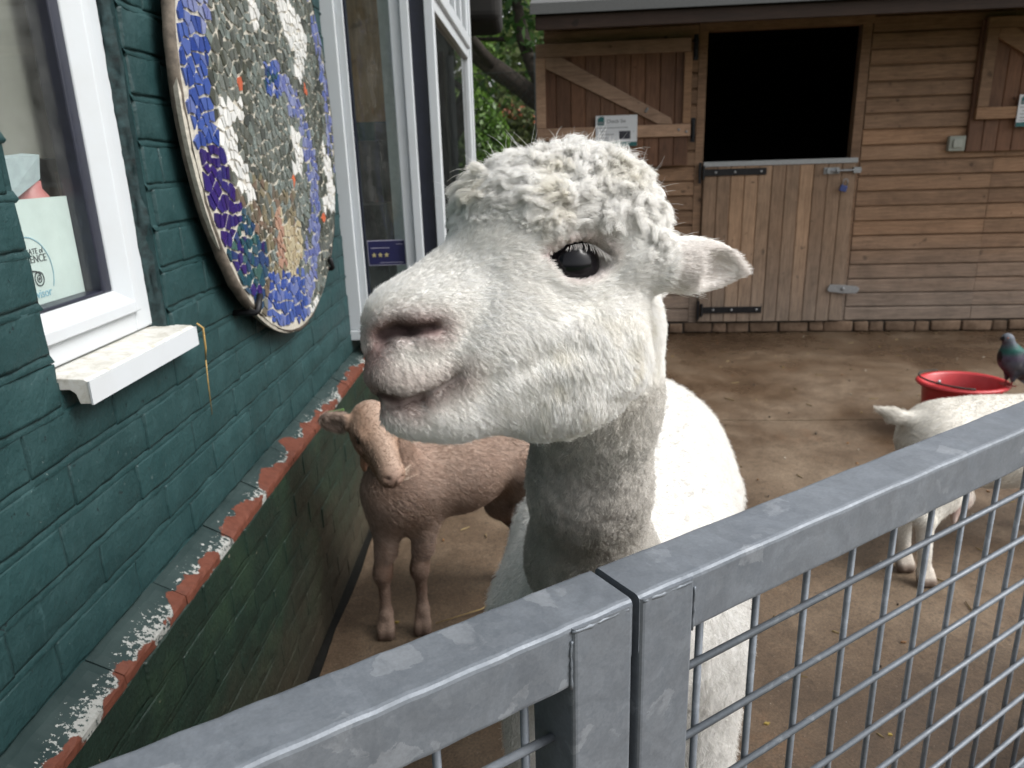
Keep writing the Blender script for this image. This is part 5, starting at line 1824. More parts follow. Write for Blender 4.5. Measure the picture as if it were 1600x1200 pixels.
# ------------------------------------------------------------------ galvanised mesh gates
GA = R_(33.3)
GP = Vector((0.05, 0.612, 0))
TW = 0.062          # square tube
def square_tube(mb, a, b, w, h, r=0.006, seg=3):
    """tube along local x (a..b) or z, given as boxes with rounded long edges"""
    pass
def rrect(w, h, r, seg=3):
    p = []
    for cx, cy_, a0 in ((w-r, r, -90), (w-r, h-r, 0), (r, h-r, 90), (r, r, 180)):
        for k in range(seg+1):
            a = R_(a0+90*k/seg)
            p.append((cx+r*math.cos(a), cy_+r*math.sin(a)))
    return p
def weld(mb, pts, rad, seed):
    rr2 = random.Random(seed)
    P = []
    for a, b in zip(pts[:-1], pts[1:]):
        n = max(2, int((Vector(b)-Vector(a)).length/0.004))
        for i in range(n):
            t = i/n
            P.append(Vector(a).lerp(Vector(b), t)+Vector((rr2.uniform(-1, 1), rr2.uniform(-1, 1), rr2.uniform(-1, 1)))*rad*0.35)
    mb.tube(P, [rad*rr2.uniform(0.6, 1.25) for _ in P], 6)
def gate(x0, x1, hinge_left, label, vx, seed):
    g = tag(empty("mesh_gate", GP, GA), label, "gate")
    sw_ = 0.066
    prof = [(p[0]-TW, p[1]) for p in rrect(TW, TW, 0.006)]
    top, bot = 1.0, 0.09
    # the top rail runs over the stiles; their faces stand a little proud of it
    for k_, xa in enumerate((x0, x1-sw_)):
        pr = [(qq[0], qq[1]-TW) for qq in rrect(sw_, TW+0.003, 0.0045)]
        m = MB().prism([(xa+qq[0], qq[1]-0.0025) for qq in pr], 2, bot, top-0.0030)
        m.build("stile", MAT_GALV, g)
    for nm, zt in (("top_rail", top), ("bottom_rail", bot+TW+0.03)):
        xa, xb = (x0-0.0004, x1+0.0004) if nm == "top_rail" else (x0+sw_+0.0006, x1-sw_-0.0006)
        rr2 = random.Random(seed)
        n = 60; pf_ = [(qq[0], zt-TW+qq[1]) for qq in rrect(TW, TW, 0.0055)]
        pf_ = [(a-TW, b) for a, b in pf_]
        vs = []; fs = []; k = len(pf_)
        for i in range(n+1):
            x_ = xa+(xb-xa)*i/n
            dz = 0.00025*math.sin(i*1.7+seed)+0.0002*rr2.uniform(-1, 1)
            for a, b in pf_: vs.append((x_, a+dz*0.5, b+dz))
        for i in range(n):
            for jx in range(k):
                a = i*k+jx; b = i*k+(jx+1) % k
                fs.append((a, b, b+k, a+k))
        fs += [tuple(range(k))[::-1], tuple(n*k+jx for jx in range(k))]
        MB().add(vs, fs).build(nm, MAT_GALV, g)
    for xs_, s_ in ((x0+sw_, 1), (x1-sw_, -1)):
        a_, b_ = (xs_-sw_+0.002, xs_) if s_ > 0 else (xs_, xs_+sw_-0.002)
        for pts_, rd in (([(xs_+0.001*s_, -TW-0.0004, top-TW+0.001), (xs_+0.001*s_, -TW-0.0006, top-0.010)], 0.0017),
                         ([(a_, -TW-0.0012, top-0.0055), (b_, -TW-0.0012, top-0.0065)], 0.0019),
                         ([(xs_, -TW+0.006, top-TW-0.0005), (xs_, -0.004, top-TW-0.0005)], 0.0024)):
            wm = MB(); weld(wm, pts_, rd, seed+int(rd*1e4)); wm.build("weld", MAT_GALV, g, smooth=True)
    # wire infill: rods of 8 mm, uprights behind, cross rods in front
    zs_ = []
    z = 0.8665
    while z > bot+TW+0.06:
        zs_.append(z); z -= 0.0885
    pv = None
    for x in vx:
        if pv is None:
            pv = MB().tube([(0, 0, bot+0.06), (0, 0, 0.5), (0, 0, top-TW+0.004)], 0.0041, 8).build("upright_rod", MAT_GALV, g, smooth=True); o = pv
        else:
            o = copy_obj(pv, g)
        o.location = (x, -0.0245, 0)
    ph = None
    for z in zs_:
        if ph is None:
            ph = MB().tube([(x0+sw_-0.006, 0, 0), ((x0+x1)/2, 0, 0), (x1-sw_+0.006, 0, 0)], 0.0041, 8).build("cross_rod", MAT_GALV, g, smooth=True); o = ph
        else:
            o = copy_obj(ph, g)
        o.location = (0, -0.0322, z)
    return g
gate(0.0125, 1.95, True, "galvanised mesh gate in front of the white goat and the alpaca's flank", [0.131+0.0872*i for i in range(20)], 1)
gate(-0.795, 0.0035, False, "galvanised mesh gate beside the flaking wall ledge, below the alpaca's neck", [-0.0876-0.0872*i for i in range(8)], 2)

# ------------------------------------------------------------------ goats
def goat_finish(root, V, Q, C, fl_fn, ln, n, rad, clump, name, rg, wild=0.2, cf=0.5, lift=0.22, transl=0.3, cv=0.10):
    N = vert_normals(V, Q)
    b = np_mesh("body", V, Q, skin_mat(name+"_skin", 0.8, 90, 0.4), root)
    b.location = -root.location
    set_vcol(b, np.clip(C*0.85, 0, 1))
    T, w = sample_surface(V, Q, (ln > 0.0005)*1.0+1e-9, n, rg)
    p = interp(V, T, w); nn = interp(N, T, w); nn /= np.linalg.norm(nn, axis=1, keepdims=True)
    L = interp(ln, T, w); c = interp(C, T, w)*(1+cv*rg.normal(size=(n, 1)))
    o = make_fur("coat", p-nn*0.0005, nn, fl_fn(p, nn), L, np.full(n, lift), np.clip(c, 0.01, 0.92), fur_mat(name+"_hair", transl, 0.05), root, rad, clump, cf, 0.0004, 1, wild, 5, rg)
    o.location = -root.location
    return b

def ear_shape(Fd, b0, t0, out, w, th):
    b0, t0, out = [np.asarray(q, float) for q in (b0, t0, out)]
    ax = t0-b0; L = np.linalg.norm(ax); ax /= L
    out = out-ax*(out@ax); out /= np.linalg.norm(out)
    wd = np.cross(ax, out)
    A = np.array([ax, wd, out]); c = b0+ax*L*0.52
    Fd.cone(b0-ax*0.01, b0+ax*0.015, w*0.6, w*0.62, 0.012)
    Fd.ell(c, (L*0.52, w, th), A, 0.008)
    Fd.ell(c+out*th*0.85+ax*L*0.06, (L*0.40, w*0.68, th*0.75), A, 0.004, True)

def build_brown_goat():
    root = tag(empty("brown_goat", (-0.30, 2.0, 0)), "small tan goat with a green ear tag standing against the green wall", "goat")
    rg = np.random.default_rng(31)
    Fd = Field(axis_grid((-0.62, -0.27, 0.0045), (-0.27, 0.16, 0.009)), axis_grid((1.58, 1.98, 0.0045), (1.98, 2.42, 0.009)), axis_grid((-0.015, 0.52, 0.008), (0.52, 0.80, 0.0042)))
    # trunk: chest towards us, rump to the right and back
    Fd.cone((-0.375, 1.985, 0.465), (-0.08, 2.17, 0.480), 0.096, 0.104, 0.05)
    Fd.ell((-0.24, 2.07, 0.455), (0.15, 0.115, 0.115), k=0.06)
    Fd.ell((-0.378, 1.970, 0.44), (0.084, 0.078, 0.105), k=0.05)
    Fd.cone((-0.37, 1.985, 0.50), (-0.392, 1.935, 0.61), 0.080, 0.054, 0.05)
    Fd.cone((-0.392, 1.935, 0.61), (-0.405, 1.850, 0.695), 0.053, 0.048, 0.03)
    # front legs
    for (x, y, fx, fy) in ((-0.430, 1.945, -0.443, 1.925), (-0.322, 1.965, -0.335, 1.945)):
        Fd.cone((x+0.014, y+0.022, 0.45), (x, y+0.004, 0.27), 0.064, 0.029, 0.05)
        Fd.cone((x, y+0.004, 0.275), (fx, fy+0.012, 0.205), 0.027, 0.023, 0.02)
        Fd.ell((fx, fy+0.006, 0.208), (0.0215, 0.023, 0.030), k=0.03)
        Fd.cone((fx, fy+0.012, 0.19), (fx, fy+0.012, 0.075), 0.0185, 0.0155, 0.02)
        Fd.ell((fx, fy+0.006, 0.066), (0.021, 0.023, 0.022), k=0.015)
        Fd.cone((fx-0.009, fy-0.002, 0.050), (fx-0.012, fy-0.022, 0.012), 0.0145, 0.017, 0.006)
        Fd.cone((fx+0.009, fy-0.002, 0.050), (fx+0.012, fy-0.022, 0.012), 0.0145, 0.017, 0.006)
    # hind legs: thigh, hock to the rear, upright shank
    for (x, y) in ((-0.10, 2.20), (0.0, 2.12)):
        Fd.cone((x+0.02, y, 0.43), (x+0.0, y-0.01, 0.30), 0.085, 0.045, 0.05)
        Fd.cone((x, y-0.01, 0.30), (x+0.055, y+0.03, 0.20), 0.042, 0.025, 0.02)
        Fd.cone((x+0.055, y+0.03, 0.20), (x+0.045, y+0.02, 0.06), 0.022, 0.018, 0.015)
        Fd.cone((x+0.045, y+0.015, 0.05), (x+0.04, y-0.005, 0.012), 0.020, 0.024, 0.012)
    Fd.cone((0.0, 2.22, 0.54), (0.055, 2.26, 0.50), 0.026, 0.014, 0.03)
    # head: poll, brow, muzzle turned down and to the right
    SK = np.array((-0.400, 1.785, 0.716)); MZ_ = np.array((-0.326, 1.628, 0.646))
    f = MZ_-SK; f /= np.linalg.norm(f)
    up = np.array((0.22, -0.20, 1.0)); up -= f*(up@f); up /= np.linalg.norm(up)
    sd_ = np.cross(f, up)
    A = np.array([f, up, sd_])
    Fd.ell(SK, (0.084, 0.064, 0.060), A, 0.02)
    Fd.ell(SK+up*0.016-f*0.01, (0.052, 0.042, 0.044), A, 0.02)
    Fd.cone(SK+f*0.035+up*0.006, MZ_-f*0.025+up*0.006, 0.044, 0.029, 0.025)
    Fd.cone(SK+f*0.02-up*0.036, MZ_-f*0.04-up*0.020, 0.040, 0.025, 0.02)
    Fd.ell(MZ_-f*0.010, (0.027, 0.030, 0.031), A, 0.014)
    Fd.ell(MZ_-f*0.030-up*0.028, (0.030, 0.015, 0.023), A, 0.010)
    for s in (1, -1):
        Fd.ell(SK+f*0.040+up*0.022+sd_*s*0.043, (0.024, 0.012, 0.012), A, 0.012)     # brow over the eye
        Fd.ell(SK+f*0.050-up*0.012+sd_*s*0.046, (0.020, 0.009, 0.010), A, 0.012)     # lower lid
        Fd.ell(MZ_+f*0.010+up*0.008+sd_*s*0.019, (0.012, 0.0040, 0.009), A, 0.004, True)  # nostril
        Fd.ell(MZ_-f*0.020-up*0.015+sd_*s*0.028, (0.036, 0.0030, 0.014), A, 0.003, True)  # mouth line
        Fd.ell(SK+f*0.045+up*0.006+sd_*s*0.055, (0.014, 0.0085, 0.009), A, 0.004, True)   # eye socket
    Fd.ell(MZ_+f*0.016-up*0.004, (0.012, 0.010, 0.0018), A, 0.004, True)
    # ears: one straight out to the left of the picture, one drooping to the other side
    e1 = SK-sd_*0.048+up*0.014-f*0.02; e2 = SK+sd_*0.048+up*0.010-f*0.02
    if e1[0] > e2[0]: e1, e2 = e2, e1
    ear_shape(Fd, e1, e1+np.array((-0.088, 0.010, 0.004)), (-0.1, -1.0, -0.30), 0.030, 0.014)
    ear_shape(Fd, e2, e2+np.array((0.055, 0.03, -0.045)), (0.2, -1.0, -0.2), 0.024, 0.011)
    V, Q = Fd.mesh(); V = relax(V, Q, 2, 0.4)
    n1 = noise3(V, 9, 3); n2 = noise3(V, 30, 4)
    tan = np.array((0.37, 0.262, 0.205)); pale = np.array((0.56, 0.445, 0.37)); dark = np.array((0.115, 0.062, 0.04))
    t = np.clip(0.5+0.5*n1+0.35*n2+0.3*noise3(V*np.array([1, 1, 0.5]), 70, 6), 0, 1)[:, None]
    C = tan*(1-t)+(tan*0.6+pale*0.4)*t
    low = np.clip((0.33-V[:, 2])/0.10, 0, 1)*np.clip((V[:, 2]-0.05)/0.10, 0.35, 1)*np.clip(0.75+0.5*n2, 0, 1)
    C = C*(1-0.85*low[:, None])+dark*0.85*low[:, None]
    sh_ = np.clip(-n1*1.2, 0, 1)*(V[:, 2] > 0.33)
    C = C*(1-0.35*sh_[:, None])+np.array((0.24, 0.14, 0.095))*0.35*sh_[:, None]
    W = V-SK
    hf, hu, hs = W@f, W@up, W@sd_
    hd = (np.abs(hs) < 0.070) & (hf > -0.075) & (V[:, 2] > 0.56) & (V[:, 1] < 1.86)
    C = C*(1-0.55*hd[:, None])+np.array((0.33, 0.20, 0.125))*0.55*hd[:, None]*(1+0.25*n2[:, None])
    blaze = hd*np.clip((hu-0.012)/0.02, 0, 1)*np.clip(1-np.abs(hs)/0.035, 0, 1)
    C = C*(1-0.45*blaze[:, None])+pale*0.45*blaze[:, None]
    hc = hd*np.clip((0.015-hu)/0.03, 0, 1)
    C = C*(1-0.65*hc[:, None])+np.array((0.20, 0.105, 0.055))*0.65*hc[:, None]
    eyes_ = np.zeros(len(V))
    for s in (1, -1):
        eyes_ = np.maximum(eyes_, np.exp(-((V-(SK+f*0.045+up*0.006+sd_*s*0.055))**2).sum(1)/0.022**2))
    C = C*(1-0.7*eyes_[:, None])+np.array((0.09, 0.045, 0.028))*0.7*eyes_[:, None]
    er = (V[:, 0] < SK[0]-0.068) & (V[:, 2] > 0.66)
    C[er] = C[er]*0.75
    mz = np.exp(-((V-MZ_)**2).sum(1)/0.026**2)
    C = C*(1-0.6*mz[:, None])+np.array((0.44, 0.30, 0.26))*0.6*mz[:, None]
    nos = np.zeros(len(V))
    for s in (1, -1):
        nos = np.maximum(nos, np.exp(-((V-(MZ_+f*0.010+up*0.008+sd_*s*0.019))**2).sum(1)/0.0065**2))
        nos = np.maximum(nos, np.exp(-((V-(SK+f*0.045+up*0.006+sd_*s*0.055))**2).sum(1)/0.011**2)*0.8)
    C = C*(1-0.85*nos[:, None])+np.array((0.05, 0.03, 0.025))*0.85*nos[:, None]
    hoof = np.clip((0.035-V[:, 2])/0.012, 0, 1)
    C = C*(1-hoof[:, None])+np.array((0.16, 0.11, 0.085))*hoof[:, None]
    ln = np.where(hd, 0.008, 0.019)*(1-0.6*mz)*(1-hoof)*(1-0.8*nos)
    ln = np.where(V[:, 2] < 0.25, ln*0.45, ln)
    def flow(p, nn):
        n_ = noise3(p, 14, 8)[:, None]
        back = np.array((0.75, 0.35, -0.55))
        return back+np.array((0, 0, 1.0))*0.35*n_
    goat_finish(root, V, Q, C, flow, ln, 120000, 0.00044, 0.0040, "tan_goat", rg, 0.16, 0.22, 0.12, 0.2, 0.24)
    eye_m = plain("goat_eye", (0.03, 0.018, 0.010), 0.1, 0, 0.3, 200, 0)
    for s in (1, -1):
        o = MB().lathe([(0.0125*math.sin(t*math.pi/10), -0.0125*math.cos(t*math.pi/10)) for t in range(11)], 16).build("eye", eye_m, root, smooth=True)
        o.location = Vector(SK+f*0.045+up*0.006+sd_*s*0.0425)-root.location
    # beard wisps and two wattles
    n = 420
    ch = MZ_-f*0.055-up*0.040
    bp = ch+rg.normal(size=(n, 3))*np.array((0.010, 0.008, 0.004))
    o = make_fur("beard", bp, np.tile((0, -0.3, -1.0), (n, 1)), np.tile((0.1, 0, -1.0), (n, 1)), np.full(n, 0.075), np.full(n, 0.3), np.tile((0.72, 0.60, 0.48), (n, 1)), fur_mat("beard_hair"), root, 0.00055, 0.010, 0.9, 0.001, 0.6, 0.12, 7, rg)
    o.location = -root.location
    for s in (1, -1):
        q = SK-up*0.066+f*0.0+sd_*s*0.020
        m = MB().tube([q+np.array((0, 0, 0.02)), q+np.array((0.002, -0.005, -0.01)), q+np.array((0.002, -0.006, -0.045)), q+np.array((0.002, -0.004, -0.06))], [0.006, 0.008, 0.010, 0.005], 8)
        o = m.build("wattle", plain("tan_wattle_skin", (0.36, 0.20, 0.135), 0.7), root, smooth=True); o.location = -root.location
    # ear tag
    q = Vector(e1)+Vector((-0.042, 0.005, 0.030))
    m = MB().box(-0.022, 0.022, -0.003, 0.003, -0.0035, 0.0035)
    m.xf(Matrix.Translation(q) @ Matrix.Rotation(-0.18, 4, 'Y'))
    o = m.build("ear_tag", plain("green_tag_plastic", (0.10, 0.19, 0.06), 0.4), root, bevel=0.002); o.location = -root.location
    return root

def build_white_goat():
    root = tag(empty("white_goat", (1.6, 2.3, 0)), "white goat seen from behind with its tail up beside the red tub", "goat")
    rg = np.random.default_rng(33)
    Fd = Field(axis_grid((1.10, 2.30, 0.008)), axis_grid((2.05, 2.75, 0.008)), axis_grid((-0.015, 0.60, 0.0075)))
    Fd.cone((1.42, 2.37, 0.420), (1.82, 2.44, 0.415), 0.115, 0.125, 0.06)
    Fd.ell((1.62, 2.40, 0.375), (0.26, 0.145, 0.145), k=0.06)
    Fd.ell((1.385, 2.355, 0.405), (0.105, 0.115, 0.120), k=0.05)
    Fd.ell((1.50, 2.385, 0.475), (0.16, 0.07, 0.060), k=0.06)
    # hind legs, close together, shanks upright
    for (x, y, fx, fy) in ((1.36, 2.30, 1.285, 2.145), (1.37, 2.40, 1.262, 2.235)):
        Fd.cone((x+0.01, y, 0.40), (x+0.0, y-0.055, 0.27), 0.095, 0.055, 0.05)
        Fd.cone((x, y-0.055, 0.27), (fx-0.005, fy+0.035, 0.205), 0.050, 0.030, 0.03)
        Fd.cone((fx-0.005, fy+0.035, 0.205), (fx, fy+0.012, 0.065), 0.027, 0.020, 0.015)
        Fd.cone((fx-0.010, fy+0.006, 0.045), (fx-0.013, fy-0.014, 0.014), 0.018, 0.020, 0.006)
        Fd.cone((fx+0.010, fy+0.006, 0.045), (fx+0.013, fy-0.014, 0.014), 0.018, 0.020, 0.006)
    for (x, y) in ((1.86, 2.36), (1.90, 2.50)):
        Fd.cone((x, y, 0.38), (x, y-0.01, 0.22), 0.06, 0.034, 0.04)
        Fd.cone((x, y-0.01, 0.22), (x, y-0.01, 0.06), 0.025, 0.020, 0.02)
        Fd.cone((x, y-0.01, 0.045), (x, y-0.03, 0.014), 0.020, 0.025, 0.01)
    # neck down to the tub, head lowered
    Fd.cone((1.90, 2.44, 0.42), (2.07, 2.50, 0.36), 0.09, 0.06, 0.05)
    Fd.cone((2.07, 2.50, 0.36), (2.14, 2.53, 0.33), 0.058, 0.050, 0.03)
    Fd.cone((2.14, 2.53, 0.33), (2.23, 2.57, 0.22), 0.048, 0.026, 0.03)
    Fd.cone((2.10, 2.47, 0.36), (2.05, 2.42, 0.33), 0.016, 0.018, 0.01); Fd.cone((2.13, 2.57, 0.36), (2.10, 2.63, 0.33), 0.016, 0.018, 0.01)
    # tail, short and lifted
    Fd.cone((1.315, 2.365, 0.485), (1.245, 2.375, 0.500), 0.026, 0.022, 0.03)
    Fd.cone((1.245, 2.375, 0.500), (1.200, 2.385, 0.520), 0.022, 0.013, 0.02)
    # udder
    Fd.ell((1.44, 2.30, 0.235), (0.055, 0.05, 0.06), k=0.03)
    Fd.cone((1.425, 2.265, 0.205), (1.415, 2.250, 0.165), 0.018, 0.010, 0.012)
    V, Q = Fd.mesh(); V = relax(V, Q, 2, 0.4)
    C = np.ones((len(V), 3))*np.array((0.76, 0.735, 0.68))
    C *= (1+0.05*noise3(V, 12, 2))[:, None]
    ud_ = np.exp(-((V-np.array((1.43, 2.275, 0.20)))**2).sum(1)/0.055**2)
    C = C*(1-0.75*ud_[:, None])+np.array((0.42, 0.19, 0.15))*0.75*ud_[:, None]
    dirt = np.clip((0.12-V[:, 2])/0.10, 0, 1)*0.5
    C = C*(1-dirt[:, None])+np.array((0.42, 0.31, 0.22))*dirt[:, None]
    hoof = np.clip((0.035-V[:, 2])/0.012, 0, 1)
    C = C*(1-hoof[:, None])+np.array((0.20, 0.15, 0.12))*hoof[:, None]
    ln = 0.018*(1-0.85*ud_)*(1-hoof); ln = np.where(V[:, 2] < 0.20, ln*0.4, ln)
    tail = (V[:, 0] < 1.29) & (V[:, 2] > 0.45)
    ln = np.where(tail, 0.026, ln)
    def flow(p, nn):
        n_ = noise3(p, 11, 8)[:, None]
        t = ((p[:, 0] < 1.29) & (p[:, 2] > 0.45))[:, None]
        return np.where(t, np.array((-1.0, 0.1, 0.3)), np.array((-0.75, -0.15, -0.6)))+np.array((0, 0, 1.0))*0.35*n_
    goat_finish(root, V, Q, C, flow, ln, 70000, 0.0005, 0.008, "white_goat", rg, 0.18, 0.5, 0.2, 0.4)
    return root

# ------------------------------------------------------------------ red tub and pigeon
def build_tub():
    t = tag(empty("red_tub", (2.138, 3.50, 0)), "red plastic feed tub with a dark cord handle behind the white goat", "tub")
    red = Mat("red_tub_plastic")
    n = red.noise(red.coord("Object"), 14, 5, 0.7)
    c = red.ramp(n, [(0.3, (0.40, 0.022, 0.028)), (0.7, (0.52, 0.045, 0.05))])
    redm = red.bsdf(c, 0.38, 0, red.bump(n, 0.05, 0.002))
    prof = [(0.0, 0.004), (0.150, 0.004), (0.158, 0.012), (0.170, 0.12), (0.180, 0.235), (0.185, 0.245), (0.205, 0.247), (0.211, 0.255), (0.207, 0.264), (0.190, 0.266), (0.176, 0.258), (0.164, 0.13), (0.152, 0.022), (0.0, 0.018)]
    MB().lathe(prof, 48, sx=1.0, sy=0.86).build("body", redm, t, smooth=True)
    cord = []
    for i in range(25):
        a = R_(100+i*160/24)
        cord.append((0.198*math.cos(a), 0.170*math.sin(a), 0.272+0.012*math.sin(i*math.pi/24)))
    MB().tube(cord, 0.0045, 6).build("handle", plain("dark_cord", (0.03, 0.025, 0.02), 0.8), t, smooth=True)
    for a in (100, 258, -20):
        b = MB().lathe([(0, 0.006), (0.008, 0.005), (0.011, 0)], 10)
        o = b.build("bolt", MAT_ZINC, t, smooth=True)
        ca, sa = math.cos(R_(a)), math.sin(R_(a))
        o.location = (0.172*ca, 0.172*0.86*sa, 0.215)
        o.rotation_euler = Vector((-ca, -sa, 0)).to_track_quat('Z', 'Y').to_euler()
    return t

def build_pigeon():
    base = np.array((2.292, 3.402, 0.263))
    root = tag(empty("pigeon", base), "grey pigeon with a green neck perched on the rim of the red tub", "pigeon")
    B = lambda x, y, z: base+np.array((x, y, z))
    Fd = Field(axis_grid((2.14, 2.60, 0.0038)), axis_grid((3.30, 3.51, 0.0038)), axis_grid((0.27, 0.58, 0.0038)))
    # breast to the left, tail to the right and down
    Fd.ell(B(0.030, 0, 0.115), (0.088, 0.056, 0.060), np.array([[math.cos(0.75), 0, -math.sin(0.75)], [0, 1, 0], [math.sin(0.75), 0, math.cos(0.75)]]), 0.02)
    Fd.ell(B(-0.005, 0, 0.135), (0.052, 0.050, 0.058), None, 0.03)
    Fd.cone(B(-0.012, 0, 0.165), B(-0.030, 0, 0.225), 0.040, 0.024, 0.03)
    Fd.ell(B(-0.038, 0, 0.238), (0.025, 0.021, 0.022), None, 0.015)
    Fd.cone(B(-0.055, 0, 0.238), B(-0.072, 0, 0.230), 0.010, 0.003, 0.01)
    for s in (1, -1):
        Fd.ell(B(0.055, 0.044*s, 0.110), (0.105, 0.016, 0.045), np.array([[math.cos(0.75), 0, -math.sin(0.75)], [0, 1, 0], [math.sin(0.75), 0, math.cos(0.75)]]), 0.008)
    Fd.cone(B(0.085, 0, 0.055), B(0.150, 0, -0.02+0.03), 0.030, 0.016, 0.03)
    for s in (1, -1):
        Fd.cone(B(0.010, 0.022*s, 0.070), B(0.006, 0.022*s, 0.035), 0.022, 0.010, 0.02)
    V, Q = Fd.mesh(); V = relax(V, Q, 1, 0.4)
    W = V-base
    C = np.ones((len(V), 3))*np.array((0.085, 0.090, 0.115))
    C *= (1+0.35*noise3(V, 45, 4)+0.25*noise3(V, 110, 6))[:, None]
    wing = (np.abs(W[:, 1]) > 0.036) & (W[:, 0] > -0.01)
    C[wing] = C[wing]*0.8+0.10*np.clip(noise3(V[wing], 60, 8), 0, 1)[:, None]
    neck = np.exp(-((W[:, 2]-0.190-0.3*W[:, 0])/0.022)**2)*(W[:, 2] > 0.15)
    C = C*(1-neck[:, None])+np.array((0.018, 0.095, 0.080))*neck[:, None]
    pur = np.exp(-((W[:, 2]-0.150)/0.016)**2)*(W[:, 0] < 0.02)
    C = C*(1-0.6*pur[:, None])+np.array((0.10, 0.07, 0.12))*0.6*pur[:, None]
    head = W[:, 2] > 0.222
    C[head] = np.array((0.12, 0.135, 0.16))
    beak = W[:, 0] < -0.058
    C[beak] = np.array((0.02, 0.02, 0.022))
    b = np_mesh("body", V, Q, skin_mat("pigeon_feathers", 0.55, 160, 0.5), root)
    b.location = -Vector(base); set_vcol(b, np.clip(C, 0, 1))
    # each wing's flight feathers lie as overlapping blades along the flank
    fmt_ = plain("wing_feather", (0.070, 0.074, 0.095), 0.6, 0, 0.4, 60, 0.3)
    for s in (1, -1):
        for k in range(7):
            zt = 0.105-0.011*k; x0 = 0.035+0.006*k
            y_ = s*(0.0615-0.0012*k)
            m = MB().add([(x0, y_, zt+0.012), (x0+0.085, y_*0.86, zt-0.055), (x0+0.100, y_*0.78, zt-0.085), (x0+0.078, y_*0.86, zt-0.072), (x0-0.006, y_, zt-0.012),
                          (x0, y_+s*0.002, zt+0.012), (x0+0.085, y_*0.86+s*0.002, zt-0.055), (x0+0.100, y_*0.78+s*0.002, zt-0.085), (x0+0.078, y_*0.86+s*0.002, zt-0.072), (x0-0.006, y_+s*0.002, zt-0.012)],
                         [(0, 1, 2, 3, 4), (9, 8, 7, 6, 5), (0, 5, 6, 1), (1, 6, 7, 2), (2, 7, 8, 3), (3, 8, 9, 4), (4, 9, 5, 0)])
            m.build("feather", fmt_, root)
    for s in (1, -1):
        o = MB().lathe([(0.0042*math.sin(t*math.pi/8), -0.0042*math.cos(t*math.pi/8)) for t in range(9)], 12).build("eye", plain("orange_pigeon_eye", (0.35, 0.08, 0.02), 0.15, 0, 0.2, 300, 0), root, smooth=True)
        o.location = (-0.046, 0.0185*s, 0.241)
        leg = MB().tube([(0.006, 0.022*s, 0.040), (0.004, 0.022*s, 0.008)], 0.0042, 8)
        for a in (-0.5, 0, 0.5, 3.14):
            leg.tube([(0.004, 0.022*s, 0.007), (0.004-0.026*math.cos(a), 0.022*s+0.026*math.sin(a), 0.0045)], [0.004, 0.0022], 6)
        leg.build("leg", plain("red_pigeon_leg", (0.38, 0.09, 0.08), 0.6), root, smooth=True)
    MB().lathe([(0, 0.006), (0.005, 0.004), (0.006, 0), (0.005, -0.004), (0, -0.005)], 10).build("cere", plain("white_cere", (0.7, 0.68, 0.66), 0.6), root, smooth=True).location = (-0.0585, 0, 0.2435)
    return root

# ------------------------------------------------------------------ park behind the yard
def leaf_mat(name, a, b, c3):
    m = Mat(name)
    at = m.n("Attribute", attribute_name="shade")
    c = m.ramp(at.outputs["Fac"], [(0.0, a), (0.55, b), (1.0, c3)])
    d = m.n("BsdfDiffuse", {"Color": c}); t = m.n("BsdfTranslucent", {"Color": c}); g = m.n("BsdfGlossy", {"Color": (0.5, 0.5, 0.5), "Roughness": 0.4})
    x = m.n("MixShader", {0: 0.40, 1: d.outputs[0], 2: t.outputs[0]})
    y = m.n("MixShader", {0: 0.05, 1: x.outputs[0], 2: g.outputs[0]})
    return m.surf(y.outputs[0])
LEAF = [leaf_mat("oak_leaf", (0.022, 0.060, 0.014), (0.055, 0.120, 0.028), (0.12, 0.20, 0.05)),
        leaf_mat("bright_shrub_leaf", (0.05, 0.115, 0.020), (0.12, 0.22, 0.040), (0.22, 0.32, 0.09)),
        leaf_mat("olive_leaf", (0.07, 0.095, 0.030), (0.14, 0.175, 0.065), (0.22, 0.24, 0.11))]
MAT_BARK = plain("dark_bark", (0.040, 0.032, 0.025), 0.95, 0, 0.5, 25, 0.8)
def leaves(blobs, n, size, rg):
    """n small folded leaves spread through the outer parts of ellipsoid blobs"""
    wts = np.array([b[3]*b[4]*b[5] for b in blobs]); wts = wts/wts.sum()
    bi = rg.choice(len(blobs), n, p=wts)
    B = np.array(blobs)[bi]
    d = rg.normal(size=(n, 3)); d /= np.linalg.norm(d, axis=1, keepdims=True)
    r = rg.random(n)**0.45
    P = B[:, :3]+d*B[:, 3:6]*r[:, None]
    keep = noise3(P, 2.2, 3) > -0.42
    P = P[keep]; d = d[keep]; n = len(P)
    a = rg.normal(size=(n, 3)); a /= np.linalg.norm(a, axis=1, keepdims=True)
    b = np.cross(a, d+0.4*rg.normal(size=(n, 3))); b /= np.maximum(np.linalg.norm(b, axis=1, keepdims=True), 1e-6)
    c = np.cross(a, b)
    s = size*(0.6+0.8*rg.random(n))[:, None]
    V = np.stack([P-a*s, P+b*s*0.45+c*s*0.15, P+a*s, P-b*s*0.45+c*s*0.15], 1).reshape(-1, 3)
    sh = np.clip(0.45+0.35*noise3(P, 1.7, 5)+0.18*rg.normal(size=n), 0, 1)
    return V, np.arange(4*n).reshape(-1, 4), np.repeat(sh, 4)
